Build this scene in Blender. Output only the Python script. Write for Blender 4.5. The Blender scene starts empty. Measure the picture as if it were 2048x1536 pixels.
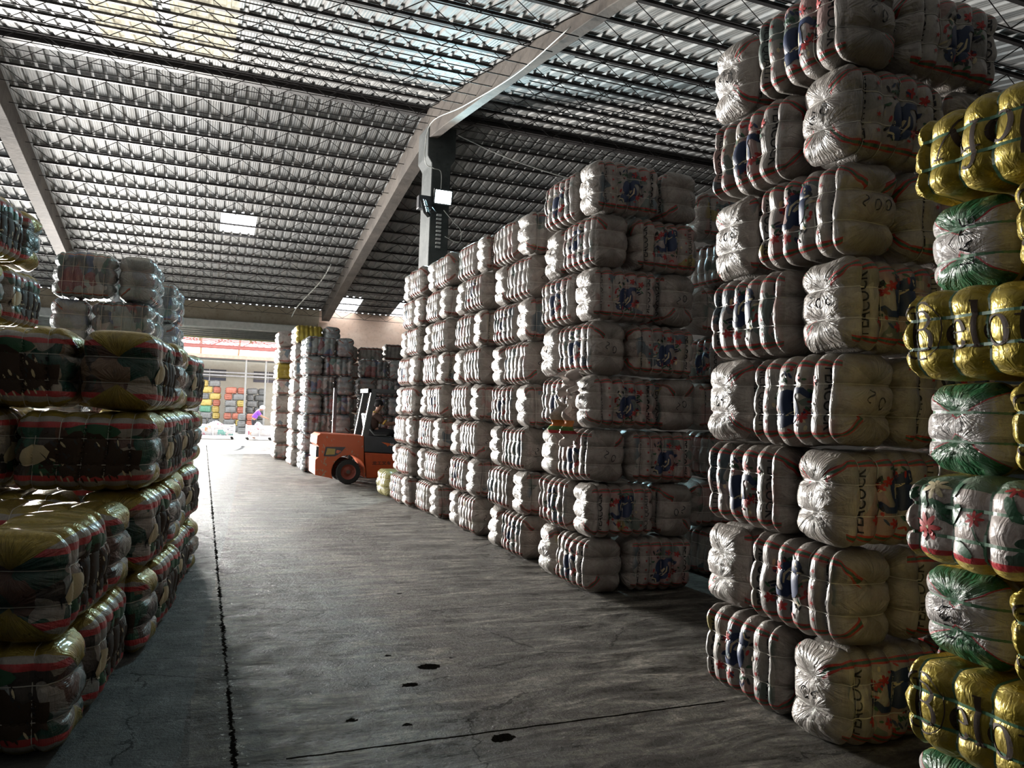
import bpy, bmesh, math, random
import numpy as np
from mathutils import Vector, Matrix, Euler
from mathutils.geometry import tessellate_polygon
random.seed(7)
PI = math.pi
SC = bpy.context.scene
COL = SC.collection

# ------------------------------------------------------------------ camera, world, lights, exposure
cam_d = bpy.data.cameras.new('camera'); cam = bpy.data.objects.new('camera', cam_d); COL.objects.link(cam)
M = ((0.92634177, -0.04650655, -0.37380219), (-0.37497354, -0.01938474, -0.92683282), (0.03585774, 0.99872988, -0.03539562))
# columns of the camera matrix are its right, up and back axes in the world
cam.matrix_world = Matrix(((M[0][0], M[0][1], M[0][2], 0), (M[1][0], M[1][1], M[1][2], 0), (M[2][0], M[2][1], M[2][2], 1.7), (0, 0, 0, 1)))
cam_d.sensor_width = 36; cam_d.lens = 36 * 1530 / 2048; cam_d.clip_start = .05; cam_d.clip_end = 400
SC.camera = cam
w = bpy.data.worlds.new('sky'); SC.world = w; w.use_nodes = True
bg = w.node_tree.nodes['Background']; bg.inputs[0].default_value = (.86, .93, 1, 1); bg.inputs[1].default_value = 3.6

def lamp(name, kind, loc, power, color=(1, 1, 1), **kw):
    d = bpy.data.lights.new(name, kind); d.energy = power; d.color = color
    for k, v in kw.items(): setattr(d, k, v)
    o = bpy.data.objects.new(name, d); COL.objects.link(o); o.location = loc
    return o
sun = lamp('sun', 'SUN', (0, 40, 20), 24, (1, .96, .9), angle=math.radians(.6))
sun.rotation_euler = Vector((1.3, -4.65, -4.2)).to_track_quat('-Z', 'Y').to_euler()
day = lamp('doorway_daylight', 'AREA', (-4.3, 31.35, 2.15), 4600, (1, .97, .92), shape='RECTANGLE', size=5.6, size_y=3.7, spread=math.radians(80))
day.rotation_euler = Vector((.32, -1, -.03)).to_track_quat('-Z', 'Y').to_euler()
side = lamp('added_side_fill', 'AREA', (-12.2, 17.2, 2.4), 600, (1, .96, .9), shape='RECTANGLE', size=9., size_y=4., spread=math.radians(90))  # added out-of-view fill that lights the aisle faces more frontally; no known door
side.rotation_euler = Vector((1, -.35, -.2)).to_track_quat('-Z', 'Y').to_euler()
led = lamp('floodlight_beam', 'SPOT', (4.47, 15.22, 6.1), 1100, (.55, .9, 1), spot_size=math.radians(150), spot_blend=.6, shadow_soft_size=.12)
led.rotation_euler = Vector((-.25, -1, -.42)).to_track_quat('-Z', 'Y').to_euler()
SC.view_settings.view_transform = 'Standard'; SC.view_settings.look = 'None'
SC.view_settings.exposure = 0.0; SC.view_settings.gamma = 1; SC.view_settings.use_curve_mapping = False
SC.cycles.max_bounces = 7; SC.cycles.diffuse_bounces = 2; SC.cycles.sample_clamp_indirect = 6
SC.cycles.use_denoising = True

# ------------------------------------------------------------------ labels
LABELS = {}
def tag(o, label, cat, group=None):
    n = len(label.split())
    if not 4 <= n <= 16: print('LABEL LENGTH', n, label)
    if label in LABELS and not group: print('LABEL TWICE', label)
    LABELS[label] = 1
    o['label'] = label; o['category'] = cat
    if group: o['group'] = group
    return o
def struct(o): o['kind'] = 'structure'; return o
ORD = ['lowest', 'second', 'third', 'fourth', 'fifth', 'sixth', 'seventh', 'eighth', 'ninth', 'tenth', 'eleventh']

# ------------------------------------------------------------------ material helper
class NT:
    def __init__(s, name):
        s.m = bpy.data.materials.new(name); s.m.use_nodes = True; s.t = s.m.node_tree
        s.b = s.t.nodes['Principled BSDF']
    def n(s, typ, **kw):
        x = s.t.nodes.new(typ)
        for k, v in kw.items(): setattr(x, k, v)
        return x
    def put(s, sock, v):
        if hasattr(v, 'is_output') or isinstance(v, bpy.types.NodeSocket): s.t.links.new(v, sock)
        elif v is not None:
            if isinstance(v, tuple) and len(v) == 3 and sock.type == 'RGBA': v = v + (1,)
            sock.default_value = v
    def math(s, op, a, b=None, c=None):
        x = s.n('ShaderNodeMath', operation=op)
        for i, v in enumerate((a, b, c)):
            if v is not None: s.put(x.inputs[i], v)
        return x.outputs[0]
    def vmath(s, op, a, b=None):
        x = s.n('ShaderNodeVectorMath', operation=op)
        s.put(x.inputs[0], a)
        if b is not None: s.put(x.inputs[1], b)
        return x.outputs[0]
    def attr(s, name, out='Vector'):
        x = s.n('ShaderNodeAttribute', attribute_name=name); return x.outputs[out]
    def sep(s, v):
        x = s.n('ShaderNodeSeparateXYZ'); s.put(x.inputs[0], v); return x.outputs
    def comb(s, a, b, c):
        x = s.n('ShaderNodeCombineXYZ')
        for i, v in enumerate((a, b, c)): s.put(x.inputs[i], v)
        return x.outputs[0]
    def noise(s, v, scale, detail=3, rough=.5, dist=0):
        x = s.n('ShaderNodeTexNoise'); s.put(x.inputs['Vector'], v); x.inputs['Scale'].default_value = scale
        x.inputs['Detail'].default_value = detail; x.inputs['Roughness'].default_value = rough; x.inputs['Distortion'].default_value = dist
        return x.outputs[0]
    def vor(s, v, scale, out='Distance', feature='F1'):
        x = s.n('ShaderNodeTexVoronoi', feature=feature); s.put(x.inputs['Vector'], v); x.inputs['Scale'].default_value = scale
        return x.outputs[out]
    def ramp(s, v, stops, mode='LINEAR'):
        x = s.n('ShaderNodeValToRGB'); s.put(x.inputs[0], v); r = x.color_ramp; r.interpolation = mode
        while len(r.elements) < len(stops): r.elements.new(.5)
        for e, (p, c) in zip(r.elements, stops):
            e.position = p; e.color = (c if isinstance(c, tuple) else (c, c, c)) + (1,)
        return x.outputs[0]
    def mix(s, f, a, b, mode='MIX'):
        x = s.n('ShaderNodeMix', data_type='RGBA', blend_type=mode)
        s.put(x.inputs[0], f); s.put(x.inputs[6], a); s.put(x.inputs[7], b); return x.outputs[2]
    def inside(s, v, lo, hi):
        return s.math('MULTIPLY', s.math('GREATER_THAN', v, lo), s.math('LESS_THAN', v, hi))
    def rng(s, v, a, b, c=0., d=1.):
        x = s.n('ShaderNodeMapRange'); s.put(x.inputs[0], v)
        for i, q in enumerate((a, b, c, d)): x.inputs[i + 1].default_value = q
        return x.outputs[0]
    def obj(s): return s.n('ShaderNodeTexCoord').outputs['Object']
    def pos(s): return s.n('ShaderNodeNewGeometry').outputs['Position']
    def rand(s): return s.n('ShaderNodeObjectInfo').outputs['Random']
    def bump(s, h, strength=.5, dist=.01, nrm=None):
        x = s.n('ShaderNodeBump'); s.put(x.inputs['Height'], h); x.inputs['Strength'].default_value = strength
        x.inputs['Distance'].default_value = dist
        if nrm is not None: s.put(x.inputs['Normal'], nrm)
        s.t.links.new(x.outputs[0], s.b.inputs['Normal']); return x.outputs[0]
    def set(s, **kw):
        for k, v in kw.items(): s.put(s.b.inputs[k.replace('_', ' ')], v)
        return s

def simple(name, col, rough=.5, metal=0., var=.12, scale=8, **kw):
    t = NT(name); n = t.noise(t.obj(), scale, 4)
    t.set(Base_Color=t.mix(t.rng(n, .3, .7), tuple(c * (1 - var) for c in col), tuple(min(1, c * (1 + var)) for c in col)), Roughness=rough, Metallic=metal, **kw)
    return t.m

def wrap_mat(name, style):
    t = NT(name); bc = t.attr('bc'); band = t.attr('band', 'Fac'); flap = t.attr('flap', 'Fac'); endm = t.attr('endm', 'Fac')
    x, y, z = t.sep(bc)[0:3]
    rnd = t.rand(); seed = t.math('MULTIPLY', rnd, 37.)
    p = t.vmath('ADD', t.vmath('MULTIPLY', bc, (.9, .5, .55)), t.comb(seed, t.math('MULTIPLY', rnd, 91.), seed))
    big = t.noise(p, 1.7, 2, .5, .8); cells = t.vor(t.vmath('ADD', p, t.comb(t.math('MULTIPLY', big, .5), 0., big)), 2.6, 'Color')
    cv = t.sep(cells)[0]; dirt = t.noise(p, 6., 5, .65)
    rough, coat, strength = .36, .30, .7
    if style in ('bird', 'clear'):
        if style == 'bird':
            base = t.ramp(cv, [(0, (.33, .30, .28)), (.3, (.38, .355, .33)), (.45, (.34, .23, .215)), (.58, (.24, .23, .22)), (.66, (.13, .165, .15)), (.76, (.33, .30, .25)), (.82, (.10, .135, .16)), (.87, (.36, .33, .31)), (.985, (.30, .25, .09))], 'CONSTANT')
            base = t.mix(t.math('MULTIPLY', endm, .92), base, (.36, .325, .295))
            red, grn, zones = (.42, .035, .035), (.025, .10, .05), [(.735, .79, 0), (.79, .87, 1), (.87, .93, 0)]
        else:
            base = t.ramp(cv, [(0, (.10, .12, .13)), (.3, (.20, .24, .25)), (.45, (.17, .08, .09)), (.55, (.25, .30, .30)), (.7, (.09, .13, .22)), (.8, (.33, .34, .34)), (.92, (.09, .16, .15))], 'CONSTANT')
            base = t.mix(t.math('MULTIPLY', endm, .55), base, (.40, .43, .43))
            red, grn, zones = (.30, .06, .03), (.06, .07, .06), [(.86, .93, 0), (.93, .98, 1)]
            rough, coat = .2, .6
        wob = t.math('ADD', flap, t.math('MULTIPLY', t.math('SUBTRACT', t.noise(p, 3., 1), .5), t.math('ADD', .05, t.math('MULTIPLY', endm, .25))))
        c = base
        keep = t.math('MAXIMUM', t.math('LESS_THAN', endm, .9), t.math('MULTIPLY', t.math('GREATER_THAN', t.noise(t.comb(seed, t.math('SIGN', y), t.math('SIGN', z)), 3.3, 0), .54), t.math('GREATER_THAN', t.math('ABSOLUTE', y), .3)))
        for lo, hi, k in zones: c = t.mix(t.math('MULTIPLY', keep, t.inside(wob, lo, hi)), c, grn if k else red)
        if style == 'bird':
            c = t.mix(t.math('GREATER_THAN', wob, .93), c, (.27, .245, .22))
    elif style == 'gilt':          # white band, red stripe, gold top
        base = t.ramp(cv, [(0, (.045, .035, .03)), (.20, (.32, .29, .26)), (.34, (.012, .06, .045)), (.52, (.10, .045, .03)), (.62, (.36, .31, .25)), (.72, (.22, .14, .09)), (.80, (.02, .09, .06)), (.9, (.30, .33, .33))], 'CONSTANT')
        wob = t.math('ADD', band, t.math('MULTIPLY', t.math('SUBTRACT', t.noise(p, 2., 1), .5), .05))
        c = t.mix(t.math('GREATER_THAN', wob, .60), base, (.50, .05, .055))
        c = t.mix(t.math('GREATER_THAN', wob, .75), c, (.36, .335, .30))
        gold = t.math('GREATER_THAN', t.math('ADD', flap, t.math('MULTIPLY', t.math('SUBTRACT', t.noise(p, 2.5, 1), .5), .12)), .96); c = t.mix(gold, c, (.33, .25, .045)); rough = .3; coat = .35
        t.set(Metallic=t.math('MULTIPLY', gold, .45))
    elif style == 'gold':
        c = t.mix(t.rng(dirt, .35, .7), (.28, .21, .02), (.42, .32, .045)); rough = .34; t.set(Metallic=.55); coat = .2
    elif style == 'green_end':
        wob = t.math('ADD', flap, t.math('MULTIPLY', t.math('SUBTRACT', t.noise(p, 2., 1), .5), .3))
        c = t.mix(t.math('GREATER_THAN', wob, .84), (.38, .35, .335), (.02, .11, .04))
        c = t.mix(t.inside(wob, .80, .84), c, (.35, .03, .04))
        c = t.mix(t.math('LESS_THAN', endm, .25), c, (.42, .31, .05)); rough = .36
    elif style == 'floral':
        leaf = t.math('GREATER_THAN', t.noise(p, 3.4, 2), .60)
        c = t.mix(leaf, (.42, .36, .33), (.04, .09, .06))
        c = t.mix(t.math('LESS_THAN', z, -.66), c, (.45, .03, .04)); c = t.mix(t.math('LESS_THAN', z, -.84), c, (.55, .42, .10))
        c = t.mix(t.inside(z, .8, 2.), c, (.10, .16, .10))
    elif style == 'plain':
        oc = t.n('ShaderNodeObjectInfo').outputs['Color']; c = t.mix(t.rng(dirt, .3, .8), oc, (.5, .5, .5), 'MULTIPLY'); c = t.mix(.55, oc, c)
    elif style == 'straw':
        c = t.mix(t.rng(dirt, .35, .7), (.27, .24, .07), (.36, .33, .15))
    c = t.mix(t.rng(dirt, .45, .75, 0, .5), c, (.10, .08, .07))
    t.set(Base_Color=c, Roughness=t.rng(dirt, .3, .7, rough - .06, rough + .14), Coat_Weight=coat, Coat_Roughness=.16)
    # folds gathered towards the two pinch points of each end, small creases elsewhere
    zz = t.math('SUBTRACT', t.math('ABSOLUTE', z), .34)
    ang = t.math('ARCTAN2', t.math('MULTIPLY', zz, 1.1), y)
    dist = t.math('SQRT', t.math('ADD', t.math('MULTIPLY', zz, zz), t.math('MULTIPLY', y, y)))
    pl = t.noise(t.comb(t.math('MULTIPLY', ang, 3.2), t.math('MULTIPLY', dist, .7), t.math('ADD', seed, t.math('SIGN', z))), 2.6, 3, .55)
    cr = t.noise(t.vmath('MULTIPLY', p, (1.2, 1., .5)), 17., 3, .6, 1.2)
    cr2 = t.noise(t.vmath('MULTIPLY', p, (2.2, 2., .8)), 5., 2, .5, 2.)
    h = t.math('ADD', t.math('MULTIPLY', t.math('MULTIPLY', pl, endm), 1.7), t.math('ADD', t.math('MULTIPLY', cr, .16), t.math('MULTIPLY', cr2, .45)))
    t.bump(h, strength, .022)
    return t.m

MW = {k: wrap_mat('wrap_' + k, k) for k in ('bird', 'clear', 'gilt', 'gold', 'green_end', 'floral', 'plain', 'straw')}
INK = simple('ink_black', (.018, .018, .022), .45)
INKB = simple('ink_brown', (.035, .018, .008), .75)
NAVY = simple('ink_navy', (.02, .035, .09), .45)
REDI = simple('ink_red', (.38, .03, .03), .45)
GRNI = simple('ink_green', (.03, .10, .05), .45)
CREAM = simple('ink_cream', (.55, .47, .30), .45)
CORD = simple('cord_white', (.55, .53, .48), .4)
STRAPG = simple('strap_green', (.05, .13, .07), .35)
DKSTEEL = simple('steel_dark', (.028, .028, .032), .5, .3)
DECALS = [INK, NAVY, REDI, GRNI, CREAM, INKB]

# ------------------------------------------------------------------ bale surface
def val1(x): return x - np.floor(x)
class Bale:
    """a soft pressed bale squeezed by cords; cube coordinates in [-1,1]^3 -> surface point"""
    def __init__(s, L, W, H, seed, nt=6, A=.045, r=.085, A2=.014, A3=.04, endw=.85, slim=(.085, .05, .020)):
        s.h = np.array((L - slim[0], W - slim[1], H - slim[2])) / 2; bw = np.array([endw] + [1] * (nt - 2) + [endw]); s.bd = np.concatenate([[0], np.cumsum(bw)]) / bw.sum() * 2 - 1; s.r = r; s.nt = nt; s.A = A; s.A2 = A2; s.A3 = A3
        g = np.random.RandomState(seed); s.ph = g.rand(40) * 6.28; s.fr = g.rand(40); s.tw = 1 + (g.rand(nt) - .5) * .5
        s.shear = (g.rand(4) - .5)
    def surf(s, q, off=0.):
        q = np.asarray(q, float); h, r = s.h, s.r
        P = q * h; c = np.clip(P, -(h - r), h - r); d = P - c; n = d / np.maximum(1e-9, np.linalg.norm(d, axis=1))[:, None]
        pos = c + n * r
        xl = np.clip(q[:, 0], -.9999, .9999); zl = np.clip(q[:, 2], -.9999, .9999)
        u = np.interp(xl, s.bd, np.arange(s.nt + 1)) * .985 + .0075 * s.nt + .05 * np.sin(3 * q[:, 2] + s.ph[0]) * (1 - xl ** 2); k = np.clip(np.floor(u).astype(int), 0, s.nt - 1); t = 2 * (u - k) - 1
        b = np.sqrt(np.clip(1 - t * t, 0, 1)); b = np.where((np.abs(q[:, 0]) > 1 - .9 / s.nt) & (t * np.sign(q[:, 0]) > 0), b * .25 + .75, b)
        A = s.A * s.tw[k]; tb = A * (b - 1)
        u2 = (zl + 1) / 2 * 3; k2 = np.floor(u2); t2 = 2 * (u2 - k2) - 1; b2 = np.sqrt(np.clip(1 - t2 * t2, 0, 1)); b2 = np.where(np.abs(q[:, 2]) > .667, np.where(t2 * np.sign(q[:, 2]) > 0, b2 * .3 + .7, b2), b2)
        y2 = 1 - q[:, 1] ** 2; z2 = 1 - q[:, 2] ** 2; x2 = 1 - q[:, 0] ** 2
        pos[:, 1] += n[:, 1] * (tb + s.A2 * (b2 - 1) * b + .022 * z2 * (.5 + .5 * x2))
        pos[:, 2] += n[:, 2] * (tb * .75 + .008 * y2)
        pos[:, 0] += n[:, 0] * (s.A3 * (b2 - 1) + .035 * y2 * (.4 + .6 * z2))
        # pleats at the ends
        zz = (np.abs(q[:, 2]) - .34) * h[2]; yy = q[:, 1] * h[1]; dist = np.hypot(zz, yy); ang = np.arctan2(zz, yy)
        pl = np.sin(ang * 8 + s.ph[1] + 6 * dist) + .7 * np.sin(ang * 13 + s.ph[2]) + .5 * np.sin(ang * 23 + s.ph[3])
        f = np.clip(dist / .04, 0, 1) * np.exp(-dist / .25); pos[:, 0] += n[:, 0] * .0055 * pl * f
        nn = 0
        for i in range(6):
            a = 6 + 9 * s.fr[i]; nn = nn + np.sin(pos[:, 0] * a + s.ph[4 + i] + 1.7 * np.sin(pos[:, 2] * a * .8 + s.ph[12 + i])) * np.sin(pos[:, 1] * a * .9 + s.ph[20 + i] + pos[:, 2] * a)
        pos += n * (nn * .0042)[:, None]
        pos[:, 0] += s.shear[0] * .03 * q[:, 2]; pos[:, 2] += s.shear[1] * .012 * q[:, 0]
        return pos + n * (off if np.isscalar(off) else np.asarray(off)[:, None])

def cube_grid(nx, ny, nz):
    idx = -np.ones((nx + 1, ny + 1, nz + 1), int); pts = []
    for i in range(nx + 1):
        for j in range(ny + 1):
            for k in range(nz + 1):
                if i in (0, nx) or j in (0, ny) or k in (0, nz):
                    idx[i, j, k] = len(pts); pts.append((2 * i / nx - 1, 2 * j / ny - 1, 2 * k / nz - 1))
    F = []
    def q(a, b, c, d): F.extend(np.stack([a, b, c, d], -1).reshape(-1, 4).tolist())
    for i, flip in ((0, 1), (nx, 0)):
        g = idx[i]; a = (g[:-1, :-1], g[1:, :-1], g[1:, 1:], g[:-1, 1:]); q(*(a[::-1] if flip else a))
    for j, flip in ((0, 0), (ny, 1)):
        g = idx[:, j]; a = (g[:-1, :-1], g[1:, :-1], g[1:, 1:], g[:-1, 1:]); q(*(a[::-1] if flip else a))
    for k, flip in ((0, 1), (nz, 0)):
        g = idx[:, :, k]; a = (g[:-1, :-1], g[1:, :-1], g[1:, 1:], g[:-1, 1:]); q(*(a[::-1] if flip else a))
    return np.array(pts), F
GRIDS = {}
def grid(*n):
    if n not in GRIDS: GRIDS[n] = cube_grid(*n)
    return GRIDS[n]

# ------------------------------------------------------------------ flat artwork: triangles finely cut so they can follow the bale
def tri_poly(poly):
    return [tuple(poly[i] for i in t) for t in tessellate_polygon([[Vector((a, b, 0)) for a, b in poly]])]
def ribbon(pts, ws):
    pts = [Vector(p) for p in pts]; L, R = [], []
    for i, p in enumerate(pts):
        d = (pts[min(i + 1, len(pts) - 1)] - pts[max(i - 1, 0)]); d = d.normalized() if d.length else Vector((1, 0)); n = Vector((-d.y, d.x)); wd = (ws[i] if isinstance(ws, (list, tuple)) else ws) / 2
        L.append(tuple(p + n * wd)); R.append(tuple(p - n * wd))
    T = []
    for i in range(len(pts) - 1): T += [(L[i], R[i], R[i + 1]), (L[i], R[i + 1], L[i + 1])]
    return T
def arc(cx, cy, rx, ry, a0, a1, thick, thin, n=22):
    P, Wd = [], []
    for i in range(n + 1):
        a = math.radians(a0 + (a1 - a0) * i / n); P.append((cx + rx * math.cos(a), cy + ry * math.sin(a))); Wd.append(thin + (thick - thin) * abs(math.cos(a)) ** 1.3)
    return ribbon(P, Wd)
def disc(cx, cy, rx, ry, n=10, a=0): return tri_poly([(cx + rx * math.cos(k * 2 * PI / n) * math.cos(a) - ry * math.sin(k * 2 * PI / n) * math.sin(a), cy + rx * math.cos(k * 2 * PI / n) * math.sin(a) + ry * math.sin(k * 2 * PI / n) * math.cos(a)) for k in range(n)])
def star(cx, cy, r): return tri_poly([(cx + (r if k % 2 == 0 else r * .42) * math.sin(k * PI / 5), cy + (r if k % 2 == 0 else r * .42) * math.cos(k * PI / 5)) for k in range(10)])
def text_tris(body, bold=.02):
    cu = bpy.data.curves.new('t', 'FONT'); cu.body = body; cu.size = 1; cu.offset = bold; cu.resolution_u = 3
    o = bpy.data.objects.new('t', cu); COL.objects.link(o); dg = bpy.context.evaluated_depsgraph_get(); dg.update()
    me = bpy.data.meshes.new_from_object(o.evaluated_get(dg)); me.calc_loop_triangles()
    T = [tuple((me.vertices[i].co.x, me.vertices[i].co.y) for i in t.vertices) for t in me.loop_triangles]
    bpy.data.objects.remove(o); bpy.data.curves.remove(cu); bpy.data.meshes.remove(me)
    return T
def place(T, sx, sy, rot, cx, cy, center=True):
    P = np.array(T).reshape(-1, 2)
    if center: P = P - (P.min(0) + P.max(0)) / 2
    P = P * (sx, sy); c, s_ = math.cos(rot), math.sin(rot); P = P @ np.array(((c, s_), (-s_, c))) + (cx, cy)
    return [tuple(map(tuple, t)) for t in P.reshape(-1, 3, 2).tolist()]
def fit(T, wd, ht, rot, cx, cy):
    P = np.array(T).reshape(-1, 2); e = P.max(0) - P.min(0); return place(T, wd / e[0], ht / e[1], rot, cx, cy)
def subdivide(T, maxlen):
    out = []; st = list(T)
    while st:
        a, b, c = st.pop(); l = [math.dist(a, b), math.dist(b, c), math.dist(c, a)]; m = max(l)
        if m < maxlen: out.append((a, b, c)); continue
        k = l.index(m)
        if k == 1: a, b, c = b, c, a
        if k == 2: a, b, c = c, a, b
        q = ((a[0] + b[0]) / 2, (a[1] + b[1]) / 2); st += [(a, q, c), (q, b, c)]
    return out
TXT = {s_: text_tris(s_, .012) for s_ in ('PEACOCK', 'NICE QUALITY')}
def bird_art(extra=0):
    art = []     # (triangles, decal index)
    dn = -PI / 2
    art.append((fit(TXT['PEACOCK'], .34, .038, dn, .25, .0), 0))
    art.append((fit(TXT['NICE QUALITY'], .40, .030, dn, -.262, 0), 0))
    for k in range(4): art.append((star(-.19, .13 - k * .085, .016), 2))
    g = random.Random(5 + extra)
    art.append((disc(-.01, -.04, .075, .10, 14, .3), 1)); art.append((disc(-.045, -.1, .07, .05, 12, .8), 1))
    art.append((ribbon([(.01, .0), (.04, .05), (.09, .05), (.12, .02), (.15, .03)], [.05, .04, .035, .03, .008]), 1))
    art.append((ribbon([(.02, -.03), (.0, -.07), (-.04, -.09)], [.012, .02, .006]), 4))
    art.append((ribbon([(.04, -.01), (.035, -.06), (.0, -.11)], [.008, .014, .005]), 4))
    for k in range(46):
        a = g.random() * 6.28; rr = .10 + g.random() * .06; x, y = .01 + rr * math.cos(a), rr * 1.15 * math.sin(a) - .01
        art.append((disc(x, y, .011 + .012 * g.random(), .007, 6, g.random() * 3), g.choice((3, 3, 1, 0, 2, 4))))
    for x, y in ((.08, -.10), (.12, -.07), (.05, .12), (.16, .10)):
        for k in range(5): art.append((disc(x + .016 * math.cos(k * 1.26), y + .016 * math.sin(k * 1.26), .015, .009, 6, k * 1.26), 2))
    return [(subdivide(T, .013), m) for T, m in art]
def scrawl(seed, n=2, h=.07):
    g = random.Random(seed); art = []
    for i in range(n):
        cx, cy = (i - (n - 1) / 2) * .075, g.uniform(-.02, .02)
        P = [(cx + h * .30 * math.sin(k / 18 * 2 * PI) * (1 if k < 18 else .8), cy + h * (.5 - k / 18)) for k in range(19)]
        if g.random() < .3: P = [(cx + h * .3 * math.cos(k * .35), cy + h * .45 * math.sin(k * .35)) for k in range(19)]
        art.append((subdivide(ribbon(P, .007), .02), 0))
    return art
def belofy_art(flip):
    S = .235; T = []
    def st(*pts, w_=.085): T.extend(ribbon(pts, w_))
    x = 0.0
    # B inside a ring
    T.extend(arc(.22, .35, .42, .50, 60, 285, .065, .03)); T.extend(arc(.22, .35, .42, .50, 285, 420, .022, .016))
    st((.12, 0), (.12, .70), w_=.085); st((.04, .69), (.3, .69), w_=.03); st((.04, .012), (.32, .012), w_=.03); st((.14, .37), (.3, .37), w_=.03)
    T.extend(arc(.28, .53, .13, .16, -90, 90, .075, .026)); T.extend(arc(.30, .19, .16, .178, -90, 90, .085, .026)); k0 = len(T)
    T.extend(arc(.74, .24, .16, .235, 10, 330, .085, .03)); st((.6, .27), (.89, .27), w_=.028)
    st((1.08, 0), (1.08, .78), w_=.095); st((1.0, .012), (1.17, .012), w_=.03); st((1.0, .77), (1.08, .76), w_=.035)
    T.extend(arc(1.47, .24, .20, .24, 0, 360, .10, .03))
    st((1.9, 0), (1.9, .62), w_=.09); T.extend(arc(2.02, .62, .12, .15, 40, 180, .07, .04)); st((1.78, .45), (2.06, .45), w_=.03); st((1.8, .012), (2.0, .012), w_=.03)
    st((2.16, .46), (2.38, .0), w_=.09); st((2.62, .46), (2.36, -.06), (2.24, -.24), w_=.035); st((2.07, .46), (2.27, .46), w_=.03); st((2.52, .46), (2.7, .46), w_=.03)
    T.extend(disc(2.22, -.24, .06, .05)); T = T[:k0] + [tuple((a + .16, b_) for a, b_ in t3) for t3 in T[k0:]]
    T = place(T, S, S, PI if flip else 0, .03 if flip else -.10, .0)
    return [(subdivide(T, .015), 5)]
def floral_art():
    g = random.Random(3); art = []
    for cx, cy, r, m in ((-.33, -.03, .055, 2), (.02, .17, .04, 2), (-.3, .14, .05, 4), (.33, .12, .05, 2), (.3, -.09, .04, 2), (.12, .0, .03, 2), (-.12, .03, .03, 2), (.43, -.02, .045, 2), (.12, -.1, .03, 2)):
        for k in range(7): art.append((disc(cx + r * .6 * math.cos(k * .9), cy + r * .6 * math.sin(k * .9), r * .55, r * .2, 8, k * .9), m))
        art.append((disc(cx, cy, r * .2, r * .2), 4)); art.append((ribbon([(cx, cy - r), (cx + .02, cy - r - .05), (cx + .05, cy - r - .08)], .006), 3))
    for k in range(9): art.append((disc(g.uniform(-.4, .4), g.uniform(-.1, .15), .05, .02, 9, g.random() * 3), 3))
    return [(subdivide(T, .02), m) for T, m in art]
def wing_art(seed):
    """a dark brown bird of prey with pale head, ragged wing feathers and a green blot behind it"""
    g = random.Random(seed); art = []
    art.append((disc(.06, .13, .16, .05, 12, 0), 3)); art.append((disc(-.20, -.10, .09, .04, 10, .2), 3))
    top, bot = [], []
    for k in range(17):
        u = k / 16; x = -.24 + .60 * u; top.append((x, .02 + .11 * math.sin(PI * min(1, u * 1.25)) + g.uniform(-.012, .012))); bot.append((x, -.12 - .06 * math.sin(PI * u) + (.03 if k % 2 else 0) + g.uniform(-.01, .01)))
    art.append((tri_poly(top + bot[::-1]), 5))
    for k in range(60):
        u = g.random(); x = -.2 + .52 * u; y = g.uniform(-.12, .08) * (1 - .4 * abs(u - .5)); art.append((disc(x, y, g.uniform(.01, .03), g.uniform(.004, .010), 6, -.6 - .8 * u + g.uniform(-.2, .2)), g.choice((0, 0, 5, 4, 0))))
    for k in range(14):
        x = -.22 + .04 * k; art.append((disc(x, -.135 - .05 * math.sin(PI * k / 13) + g.uniform(-.01, .01), .022, .006, 6, -1.1), g.choice((4, 5))))
    art.append((tri_poly([(-.37, -.05), (-.34, .01), (-.29, .045), (-.22, .04), (-.18, .0), (-.20, -.05), (-.25, -.08), (-.31, -.095), (-.35, -.09)]), 4))
    art.append((disc(-.305, -.005, .013, .010), 0)); art.append((ribbon([(-.36, -.045), (-.395, -.07), (-.385, -.105)], [.026, .018, .004]), 0))
    for k in range(8): art.append((ribbon([(-.27 + .012 * k, .03 - .012 * k), (-.24 + .012 * k, .0 - .012 * k), (-.225 + .01 * k, -.03 - .01 * k)], [.003, .006, .002]), 0))
    return [(subdivide(T, .02), m) for T, m in art]
def word_art(word, hgt, wd, rot, cx, cy):
    return [(subdivide(fit(text_tris(word, -.012), wd, hgt, rot, cx, cy), .02), 0)]

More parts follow.
